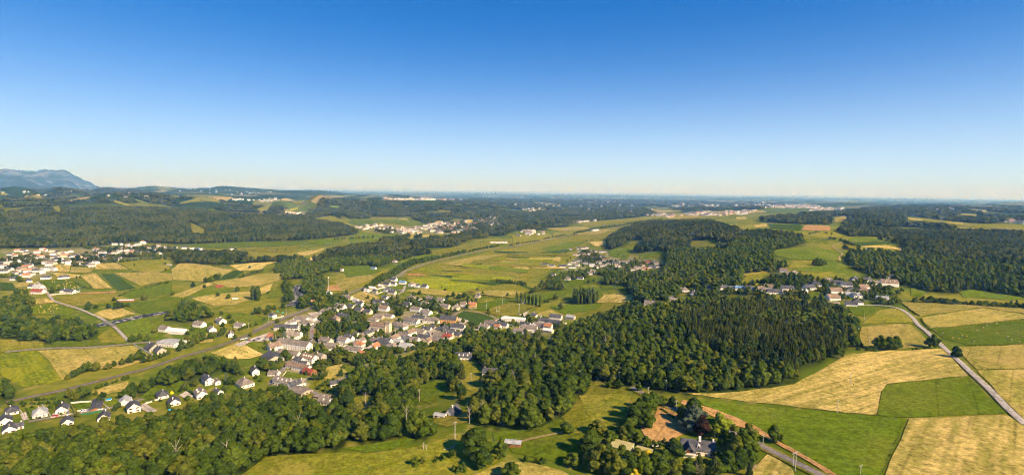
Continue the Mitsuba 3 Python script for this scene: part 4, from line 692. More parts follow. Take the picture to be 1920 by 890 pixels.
for px, n, big, bl in [([(0,482),(60,468),(180,466),(215,480),(228,490),(175,498),(110,494),(80,512),(0,513)], 45, 1, 0), ([(140,459),(250,452),(330,462),(300,478),(200,480)], 20, 1, 0), ([(660,428),(700,421),(760,427),(830,420),(840,436),(760,440),(700,434)], 75, 1.15, 0), ([(800,420),(880,414),(960,408),(1000,405),(960,420),(880,436),(820,438)], 140, 1.2, 0), ([(890,412),(940,402),(1010,400),(1020,406),(930,420)], 70, 1.2, 0), ([(962,442),(985,430),(1020,430),(1022,440),(975,443)], 30, .95, 0),
                       ([(1035,418),(1060,410),(1110,411),(1130,413),(1080,418)], 45, 1.3, 0), ([(480,374),(520,370),(525,376),(490,379)], 24, 1.0, 0), ([(430,373),(480,375),(478,377),(440,376)], 10, 1.3, 0), ([(950,380),(1200,386),(1230,396),(1000,404)], 110, 1.6, 0), ([(1200,404),(1240,400),(1300,402),(1260,408)], 40, 1.3, 0), ([(1280,402),(1330,396),(1420,394),(1400,402),(1310,406)], 100, 1.4, 0),
                       ([(1230,384),(1290,380),(1430,381),(1540,386),(1530,391),(1400,389),(1270,388)], 430, 1.7, 22), ([(700,371),(760,373),(870,374),(860,376),(740,374)], 90, 1.9, 4), ([(1000,374),(1200,376),(1260,380),(1100,380)], 90, 1.9, 3), ([(1690,390),(1760,386),(1800,392),(1740,397)], 32, 1.6, 0), ([(1700,404),(1780,409),(1840,416),(1770,413)], 40, 1.3, 0), ([(1860,408),(1930,412),(1930,420),(1870,417)], 40, 1.3, 0), ([(0,360),(60,358),(90,366),(40,370)], 6, 1.0, 0), ([(120,358),(260,362),(320,372),(200,370)], 12, 1.0, 0), ([(330,358),(420,354),(540,362),(420,366)], 22, 1.2, 0), ([(520,397),(560,398),(600,406),(560,402)], 10, 1.2, 0), ([(1510,390),(1580,391),(1570,396),(1520,395)], 26, 1.6, 0)]:
    far_place(px, n, big, bl)
for i, (mat, ms) in enumerate(FARH.items()): scene[f'far_houses__{i + 1:03d}'] = mikit.ply(join(ms), mat)
tag('far_houses', 'mass of small pale distant houses in the towns and villages up the valley', 'houses', kind='stuff')

# ------------------------------------------------------------------ the house in the tall garden trees
P = at(1308, 838, 3)[0]; z = H(P[0], P[1]); M = place_m(P[0], P[1], z, -12)
k = 'garden_house'; house_body(k, M, 19, 9.5, 3.4, 42, False, 'm_roof_slate', 'm_wall_white', np.random.RandomState(5), 2, False)
W2 = 4.0; zr = 3.4 + 4.75 * math.tan(math.radians(42)) - .15
put(k + '__gable_wing', poly3([(-9, -8, -3), (-2.2, -8, -3), (-2.2, -4.5, -3), (-9, -4.5, -3), (-9, -8, 3), (-2.2, -8, 3), (-2.2, -4.5, 3), (-9, -4.5, 3), (-5.6, -8, 6.6), (-5.6, -4.5, 6.6)], [(0, 1, 5, 8, 4), (1, 2, 6, 5), (3, 0, 4, 7)]), 'm_wall_white', M)
put(k + '__wing_roof', join([slab((-9.6, -8.9, 2.6), (-9.6, -.4, 2.6), (-5.6, -.4, zr), (-5.6, -8.9, zr), .25), slab((-1.6, -.4, 2.6), (-1.6, -8.9, 2.6), (-5.6, -8.9, zr + .01), (-5.6, -.4, zr + .01), .25)]), 'm_roof_slate', M)
put(k + '__balcony', join([box(-9, -2.2, -9.3, -8.02, 2.35, 2.55), box(-9, -2.2, -9.3, -9.2, 2.55, 3.5)]), 'm_wall_white', M); put(k + '__balcony_door', box(-7.4, -3.8, -8.08, -7.95, 2.6, 5.0), 'm_shutter', M)
put(k + '__chimney', box(.3, 1.6, -1.0, .1, 5, 10.2), 'm_plaster', M); put(k + '__chimney_001', box(8.1, 9.0, -.7, .5, 5, 9.0), 'm_plaster', M)
put(k + '__dormer', poly3([(-.9, -3.7, 4.2), (.9, -3.7, 4.2), (.9, -3.7, 5.8), (-.9, -3.7, 5.8), (0, -3.7, 6.6), (-.9, -1, 4.2), (.9, -1, 4.2), (.9, -1, 5.8), (-.9, -1, 5.8), (0, -1, 6.6)], [(0, 1, 2, 4, 3), (1, 6, 7, 2), (5, 0, 3, 8), (2, 7, 9, 4), (8, 3, 4, 9)]), 'm_plaster', M); put(k + '__dormer__window', box(-.55, .55, -3.78, -3.68, 4.5, 5.7), 'm_pane', M)
tag(k, 'white house with a slate roof, gable wing and balcony under tall garden trees', 'house')

# ------------------------------------------------------------------ small things: poles, bales, cars, walls, goal posts
bsdf('m_pole', rgb=(.50, .47, .42)); bsdf('m_white', rgb=(.78, .78, .76)); bsdf('m_bale', field_fn((.50, .36, .12), (.42, .30, .10), (.46, .34, .12), .5)); bsdf('m_steel', rgb=(.45, .46, .47))
def cyl(r0, r1, z0, z1, n=8, c=(0, 0)):
    a = np.arange(n) * 2 * math.pi / n; k = np.arange(n)
    v = np.vstack([np.column_stack([c[0] + r * np.cos(a), c[1] + r * np.sin(a), 0 * a + z]) for r, z in ((r0, z0), (r1, z1))] + [[[c[0], c[1], z1]]])
    return v, np.vstack([np.stack([k, (k + 1) % n, (k + 1) % n + n], 1), np.stack([k, (k + 1) % n + n, k + n], 1), np.stack([k + n, (k + 1) % n + n, 0 * k + 2 * n], 1)])
POLES = [(1570,773,9.5,'beside the green notch of the stubble field'),(1594,721,9,'in the middle of the stubble field'),(1161,718,10,'on the grass bank above the country road'),(1215,744,8,'at the roadside below the wood'),(1249,731,9,'among trees at the wood corner'),(1268,770,8,'by the brown plot hedge'),(1491,882,11,'by the road at the stubble plot'),(1487,874,8,'just behind the roadside pole of the stubble plot'),(1612,902,9,'with a cross-arm in the large green field'),(786,752,11,'in front of the clearing meadow in the wood'),(853,824,12,'bare at the meadow edge of the broadleaf wood'),(1430,834,7,'at the roadside by the lone tree'),(883,714,8,'in the clearing below the dormer house'),(1629,645,8,'at the conifer plantation corner'),(1609,628,8,'beside the hay field of the plantation'),(1620,600,8,'in the green slope below the hamlet'),(504,603,9,'by the lane before the small slate house'),(537,590,9,'by the lane near the allotments'),(466,616,9,'by the crop field beside the railway')]
for px, py, h, where in POLES:
    P = at(px, py)[0]; key = numbered('utility_pole'); M = place_m(P[0], P[1], P[2], 25)
    put(key + '__post', cyl(.22, .15, -.5, h), 'm_pole', M); put(key + '__cross_arm', box(-1.1, 1.1, -.09, .09, h - .6, h - .42), 'm_pole', M)
    for x in (-.9, 0, .9): put(sub(key, 'insulator'), cyl(.08, .06, h - .42, h - .12, 6, (x, 0)), 'm_white', M)
    tag(key, f'pale utility pole {where}', 'utility pole', 'utility poles along the lanes and fields')
P = at(616, 548)[0]; M = place_m(P[0], P[1], P[2], 10)
put('phone_mast__lattice', join([cyl(.55, .3, 0, 28, 4)] + [box(-.5, .5, -.5, .5, z, z + .2) for z in range(2, 28, 3)]), 'm_steel', M); put('phone_mast__antenna', join([cyl(.35, .35, 28, 31, 8)] + [box(.5 * math.cos(a) - .15, .5 * math.cos(a) + .15, .5 * math.sin(a) - .15, .5 * math.sin(a) + .15, 27.5, 30.2) for a in (0, 2.1, 4.2)]), 'm_white', M)
tag('phone_mast', 'tall thin steel phone mast with white antennas by the tree belt', 'mast')
def bale(px, py, group, where, r=.85):
    P = at(px, py)[0]; key = numbered('hay_bale'); a = np.arange(12) * math.pi / 6; k = np.arange(12)
    ring = lambda x, s: np.column_stack([0 * a + x, np.cos(a) * r * s, np.sin(a) * r * s + r])
    v = np.vstack([ring(-.62, .94), ring(-.5, 1), ring(.5, 1), ring(.62, .94), [[-.58, 0, r], [.58, 0, r]]])
    f = [np.stack([k + o, (k + 1) % 12 + o, (k + 1) % 12 + o + 12], 1) for o in (0, 12, 24)] + [np.stack([k + o, (k + 1) % 12 + o + 12, k + o + 12], 1) for o in (0, 12, 24)] + [np.stack([(k + 1) % 12, k, 0 * k + 48], 1), np.stack([k + 36, (k + 1) % 12 + 36, 0 * k + 49], 1)]
    put(key, (v, np.vstack(f)), 'm_bale', place_m(P[0], P[1], P[2] + .3, rng.uniform(0, 180)))
    tag_near(key, 'round straw', f'bale {where}', 'hay bale', group, (P[0], P[1]))
for x, y in ((930,95),(970,108),(1027,132),(1062,137),(1078,120),(1102,124),(1146,152),(1161,89),(1196,75),(1218,66),(1207,47),(1238,50),(1270,53),(1273,107),(1331,126),(1355,143),(1411,126),(1397,155)): bale(1440 + x / 2.967, 590 + y / 2.967, 'bales on the striped green field', 'on the striped green field')
for i in range(30): bale(rng.uniform(50, 118), rng.uniform(572, 588), 'bales on the field by the river wood', 'by the river wood', .9)
for i in range(26): bale(rng.uniform(92, 150), rng.uniform(527, 543), 'bales on the field below the town', 'below the town', 1.0)
CARC = {'white': (.75, .75, .74), 'red': (.45, .02, .03), 'black': (.02, .02, .025), 'blue': (.02, .09, .35), 'grey': (.22, .23, .25), 'turquoise': (.05, .35, .38)}
for c, v in CARC.items(): bsdf('m_car_' + c, rgb=v, rough=.35)
bsdf('m_tyre', rgb=(.02, .02, .02))
def car(px, py, col, yaw, where):
    P = at(px, py)[0]; M = place_m(P[0], P[1], P[2] + .75, yaw); key = numbered('car')
    prof = [(-2.1, .35), (-2.15, .75), (-1.95, .95), (1.0, .95), (2.05, .78), (2.15, .4), (2.05, .3)]; n = len(prof)
    v = [(x, s * .86, z) for s in (-1, 1) for x, z in prof]; put(key + '__body', poly3(v, [tuple(range(n)), tuple(range(2 * n - 1, n - 1, -1))] + [(i, i + n, (i + 1) % n + n, (i + 1) % n) for i in range(n)]), 'm_car_' + col, M)
    v = [(-1.75, -.80, .94), (1.1, -.80, .94), (.35, -.66, 1.45), (-1.35, -.66, 1.45), (-1.75, .80, .94), (1.1, .80, .94), (.35, .66, 1.45), (-1.35, .66, 1.45)]
    put(key + '__window', poly3(v, [(0, 1, 2, 3), (7, 6, 5, 4), (1, 5, 6, 2), (4, 0, 3, 7)]), 'm_pane', M); put(key + '__roof', box(-1.33, .33, -.64, .64, 1.44, 1.5), 'm_car_' + col, M)
    for x in (-1.3, 1.35):
        for s in (-1, 1):
            w = cyl(.32, .32, 0, .2, 10); w = (np.column_stack([w[0][:, 0] + x, s * .74 + (w[0][:, 2] - .1), w[0][:, 1] + .32]), w[1][:, ::-1]); put(sub(key, 'wheel'), w, 'm_tyre', M)
    tag(key, f'{col} car {where}', 'car', 'parked cars')
for i, (px, py, c, yw) in enumerate([(519,706,'white',60),(530,692,'grey',60),(546,680,'blue',40),(572,660,'white',75),(583,644,'black',80),(586,622,'red',80),(604,604,'white',-20),(640,606,'grey',-10),(668,605,'white',-5),(705,602,'black',-10),(742,622,'white',30),(752,612,'red',60),(775,604,'white',-10),(820,601,'grey',0),(712,634,'white',20),(676,640,'turquoise',5),(640,647,'white',-20),(1000,624,'white',20),(1020,614,'grey',40),(730,556,'white',-30),(752,545,'grey',60)]):
    P = at(px, py)[0]; car(px, py, c, yw, f'parked on a village street, {nth(i)} when followed up from the street-end terrace')
car(103, 782, 'red', 25, 'parked on the residential street below the slate-roofed houses')
for i, c in enumerate(('white', 'white', 'grey')): car(154 + i * 6, 772 - i * .8, c, -50, f'{nth(i)} in the short row in front of the walled lawn')
car(188, 769, 'white', 20, 'by the end of the timber-walled house'); car(128, 775, 'grey', -40, 'in the drive of the slate-roofed house with green fence'); car(1209, 837, 'white', 15, 'on the drive behind the golden tree'); car(1228, 838, 'white', 10, 'beside the drive hedge near the golden tree')
for i, c in enumerate(('white', 'white', 'white', 'grey', 'turquoise', 'red', 'grey', 'white', 'black', 'blue', 'black', 'white', 'grey', 'black')):
    r, j = (0, i) if i < 4 else (1, i - 4)
    car(453 + j * 4.2 if r == 0 else 464 + j * 3.2 + (4 if j > 4 else 0), 637.5 - j * 1.1 if r == 0 else 638.5 - (3.2 if j in (5, 6, 7) else 0) + j * .15, c, 60, f'parked {nth(j)} in the {"railway" if r == 0 else "lawn"} side row of the gravel car park')
bsdf('m_garden_wall', rgb=(.66, .62, .54))
def wall(px, h, label, name='garden_wall', mat='m_garden_wall', th=.35):
    P = at(*np.array(segmentize(LineString(px), 6.0).coords).T); parts = []
    for a, b in zip(P[:-1], P[1:]):
        d = b - a; n = np.array([-d[1], d[0], 0]); n = n / (np.linalg.norm(n) + 1e-9) * th / 2
        q = [a - n, b - n, b + n, a + n]; v = [c + np.array([0, 0, -.6]) for c in q] + [c + np.array([0, 0, h]) for c in q]
        parts.append((np.array(v), np.vstack([BOXF[:, [0, 1, 2]], BOXF[:, [0, 2, 3]]])))
    key = numbered(name); scene[key] = mikit.ply(join(parts), mat); tag(key, label, name.replace('_', ' '))
for px, h, lab in [([(251,647),(270,657),(290,668)], 1.6, 'long pale wall running down from the road to the railway trees'), ([(685,548),(705,543),(722,539)], 2, 'white wall bounding the new building plots'), ([(685,548),(697,551),(709,553)], 2, 'white wall along the straw field below the plots'), ([(722,539),(740,543),(757,547)], 1.8, 'pale wall behind the newest slate houses'), ([(766,537),(785,540),(803,538)], 1.8, 'white wall along the field under the terrace of new houses'), ([(31,764),(40,773),(47,787)], 1.5, 'white drive wall of the corner slate house'), ([(79,760),(88,770),(96,783)], 1.5, 'dark-capped wall between two white slate houses'), ([(96,784),(115,780),(134,777)], 1.3, 'white street wall below the hip-roofed house'),
                   ([(133,756),(152,754),(170,753)], 1.4, 'white wall along the top of the walled lawn'), ([(170,753),(175,759),(180,766)], 1.4, 'white side wall of the walled lawn'), ([(145,771),(160,769),(180,766)], 1.2, 'pale low wall in front of the walled lawn'), ([(182,748),(192,757),(205,767)], 1.4, 'pale wall behind the timber-walled house'), ([(272,757),(290,751),(312,745)], 1.2, 'beige hedge-topped wall by the gravel drive'), ([(507,718),(514,710),(520,703)], 1.4, 'white curved roadside wall at the lowest street bend'), ([(530,706),(534,701),(537,696)], 1.4, 'grey wall at the street side of the lawn'), ([(590,656),(615,658),(640,648)], 1.6, 'stone wall under the lower village gardens'),
                   ([(94,553),(120,551),(150,547)], 1.6, 'white wall in front of the walled pool villa'), ([(145,540),(150,543),(150,547)], 1.6, 'white side wall of the walled pool villa'), ([(755,602),(765,598),(777,592)], 1.6, 'pale street wall beside the village orchard'), ([(1036,594),(1050,601),(1062,596)], 1.2, 'pale wall along the lane under the wood')]: wall(px, h, lab)
for px, h, lab in [([(129,757),(136,768),(140,777)], 1.5, 'green mesh fence beside the drive of the slate house'), ([(148,778),(170,775),(190,771)], 1.1, 'dark green fence along the residential street')]:
    if 'm_fence' not in scene: bsdf('m_fence', rgb=(.02, .16, .09))
    wall(px, h, lab, 'fence', 'm_fence', .12)
for (px, py), lab in zip(((934, 585.5), (980, 571)), ('white rugby posts at the hall end of the playing field', 'white rugby posts at the poplar end of the playing field')):
    P = at(px, py)[0]; M = place_m(P[0], P[1], P[2], 35); key = numbered('goal_posts')
    for s in (-1, 1): put(sub(key, 'post'), cyl(.14, .1, 0, 11, 6, (s * 2.8, 0)), 'm_white', M)
    put(key + '__crossbar', box(-2.8, 2.8, -.1, .1, 2.9, 3.1), 'm_white', M); tag(key, lab, 'goal posts')
for px, py, lab in ((912, 580, 'slim floodlight pole beside the green meadow corner of the pitch'), (942, 571, 'slim floodlight pole on the far touchline of the pitch'), (973, 586, 'slim floodlight pole behind the hall end of the pitch')):
    P = at(px, py)[0]; M = place_m(P[0], P[1], P[2], 0); key = numbered('floodlight'); put(key + '__post', cyl(.18, .12, 0, 15, 6), 'm_white', M); put(key + '__lamp', box(-.8, .8, -.15, .15, 14.6, 15.4), 'm_white', M); tag(key, lab, 'floodlight')
bsdf('m_pool_rim', rgb=(.55, .62, .68)); bsdf('m_pool_water', rgb=(.02, .32, .62), rough=.1); bsdf('m_yellow', rgb=(.70, .55, .02)); bsdf('m_tealtarp', rgb=(.02, .42, .36))
P = at(204, 750)[0]; M = place_m(P[0], P[1], P[2], 0); put('garden_pool__rim', cyl(2.6, 2.6, 0, 1.1, 20), 'm_pool_rim', M); put('garden_pool__water', cyl(2.4, 2.4, 1.0, 1.13, 20), 'm_pool_water', M); tag('garden_pool', 'round blue garden pool on the lawn beside the timber-walled house', 'pool')
P = at(143, 544)[0]; M = place_m(P[0], P[1], P[2], -5); put('swimming_pool', box(-6, 6, -3, 3, 0, .5), 'm_pool_water', M); tag('swimming_pool', 'small turquoise swimming pool inside the white villa wall', 'pool')
def ball_pile(px, py, L, W, h, mat, key, label, cat):
    P = at(px, py)[0]; m = trimesh.creation.icosphere(subdivisions=2); v = np.array(m.vertices) * [L / 2, W / 2, h]; v[:, 2] = np.maximum(v[:, 2], -.2)
    key = numbered(key); put(key, (v, np.array(m.faces)), mat, place_m(P[0], P[1], P[2] + .2, -40)); tag(key, label, cat)
ball_pile(322, 737, 5, 3, 2.0, 'm_yellow', 'inflatable', 'bright yellow inflatable on the lawn between two slate-roofed houses', 'inflatable'); ball_pile(521, 584, 5, 3, 1.6, 'm_tealtarp', 'tarpaulin', 'turquoise tarpaulin heap beside the small slate house', 'tarpaulin'); ball_pile(530, 586, 3, 3, 1.5, 'm_tealtarp', 'tarpaulin', 'smaller turquoise tarpaulin heap by the allotment hedge', 'tarpaulin'); ball_pile(318, 768, 3, 2.2, .8, 'm_pool_water', 'paddling_pool', 'small blue paddling pool below the slate-roofed house', 'paddling pool')
# dead trunks and the log pile on the meadow
def limb(p, q, r0, r1):
    p, q = np.array(p, float), np.array(q, float); d = (q - p) / np.linalg.norm(q - p); x = np.cross(d, [.1, .3, 1]); x /= np.linalg.norm(x); y = np.cross(d, x); a = np.arange(7) * 2 * math.pi / 7; k = np.arange(7)
    ring = np.cos(a)[:, None] * x + np.sin(a)[:, None] * y
    return np.vstack([p + ring * r0, q + ring * r1]), np.vstack([np.stack([k, (k + 1) % 7, (k + 1) % 7 + 7], 1), np.stack([k, (k + 1) % 7 + 7, k + 7], 1)])
P = at(843, 841)[0]; M = place_m(P[0], P[1], P[2] + .3, 30)
put('fallen_trunk', join([limb((-4, 0, 0), (3.5, 0, .3), .4, .25), limb((2, 0, .2), (4.5, 1.6, 1.8), .18, .06), limb((2.5, 0, .3), (5.2, -.5, 2.4), .16, .05), limb((3.2, 0, .3), (4.6, -1.8, 1.2), .12, .04), limb((1, 0, .2), (2.2, 1.5, 1.5), .1, .04)]), 'm_deadwood', M); tag('fallen_trunk', 'bleached fallen tree trunk lying on the meadow slope', 'fallen trunk')
for px, py, h, lab in ((794, 842, 5, 'grey dead stump at the meadow edge of the wood'), (799, 843, 4, 'short split dead stump beside the grey one'), (686, 760, 13, 'bare dead tree by the old quarry lane'), (1088, 716, 11, 'pale dead tree at the corner of the mixed wood')):
    P = at(px, py)[0]; M = place_m(P[0], P[1], P[2] - .3, rng.uniform(0, 360)); rs = np.random.RandomState(px)
    b = [limb((0, 0, 0), (.2, .1, h), .35, .12)] + [limb((.1, 0, h * u), (math.cos(k * 2.1) * h * .25, math.sin(k * 2.1) * h * .25, h * (u + .28)), .13, .03) for k, u in enumerate((.35, .48, .6, .7, .78))]
    key = numbered('dead_tree'); put(key, join(b), 'm_deadwood', M); tag(key, lab, 'dead tree')
for px, py, h in ((1003,692,15),(962,722,14),(880,794,13),(762,792,12),(385,884,14),(425,866,13),(560,815,14),(332,874,15),(640,726,12),(1030,648,14),(1135,655,15),(905,784,13),(1075,700,12),(980,655,13)):
    P = at(px, py)[0]; M = place_m(P[0], P[1], P[2] - .3, rng.uniform(0, 360)); rs = np.random.RandomState(px)
    b = [limb((0, 0, 0), (.3, .1, h * .7), .3, .14), limb((.3, .1, h * .7), (-.2, .4, h * 1.1), .14, .04)] + [limb((.1, 0, h * u), (math.cos(k * 2.3) * h * .22, math.sin(k * 2.3) * h * .22, h * (u + .3)), .13, .03) for k, u in enumerate((.4, .5, .58, .66, .74, .8))]
    key = numbered('dead_tree'); put(key, join(b), 'm_deadwood', M); tag_near(key, 'bare pale', 'dead tree', 'dead tree', 'dead trees in the woods', (P[0], P[1]))
for i in range(5):
    key = numbered('log'); Pi = at(655 + i * 9, 795 + .8 * i)[0]; put(key, limb((-3, 0, .3), (3, 0, .3), .3, .25), 'm_deadwood', place_m(Pi[0], Pi[1], Pi[2] + .2, rng.uniform(-15, 10))); tag(key, f'pale felled log lying {nth(i)} along the wood edge above the lowest meadow', 'log', 'felled logs along the wood edge')
# low garden walls beside every other village house
for i, (hx, hy, hr) in enumerate([q for q in HOUSES[16:200:2] if 500 < seen(np.array([[q[0], q[1], 0.]]))[0][0] < 1060 and 545 < seen(np.array([[q[0], q[1], 0.]]))[1][0] < 700]):
    a = math.radians(-24 + (90 if i % 3 == 0 else 0)); d = np.array([math.cos(a), math.sin(a)]); n = np.array([-d[1], d[0]])
    c = np.array([hx, hy]) + n * (hr + 3.5) * (1 if i % 2 else -1); l = hr + 2
    parts = []
    for p, q in ((c - d * l, c + d * l), (c + d * l, c + d * l - n * 7 * (1 if i % 2 else -1))):
        t = (q - p) / np.linalg.norm(q - p); o = np.array([-t[1], t[0]]) * .18; z0, z1 = H(*p), H(*q)
        q4 = [np.r_[p - o, z0], np.r_[q - o, z1], np.r_[q + o, z1], np.r_[p + o, z0]]
        parts.append((np.array([e - [0, 0, .5] for e in q4] + [e + [0, 0, 1.3] for e in q4]), np.vstack([BOXF[:, [0, 1, 2]], BOXF[:, [0, 2, 3]]])))
    key = numbered('garden_wall'); scene[key] = mikit.ply(join(parts), 'm_garden_wall'); tag_near(key, 'low pale', 'garden wall beside a house', 'garden wall', 'low garden walls', (c[0], c[1]))
# the road bridge over the river
A_, B_ = at(196, 602)[0], at(215, 613)[0]; d = B_ - A_; L = float(np.hypot(d[0], d[1])); M = place_m(*((A_ + B_) / 2), math.degrees(math.atan2(d[1], d[0])))
put('road_bridge__deck', box(-L / 2, L / 2, -3, 3, .4, 1.15), 'm_road', M)
for s in (-1, 1): put(sub('road_bridge', 'railing'), join([box(-L / 2, L / 2, s * 2.9 - .08, s * 2.9 + .08, 2.0, 2.15)] + [box(x - .06, x + .06, s * 2.9 - .06, s * 2.9 + .06, 1.15, 2.0) for x in np.linspace(-L / 2 + .3, L / 2 - .3, 14)]), 'm_fence', M); put(sub('road_bridge', 'pier'), box(s * L / 4 - .6, s * L / 4 + .6, -2.6, 2.6, -3, .4), 'm_wall_stone', M)
tag('road_bridge', 'small road bridge with green railings over the stony river', 'bridge')
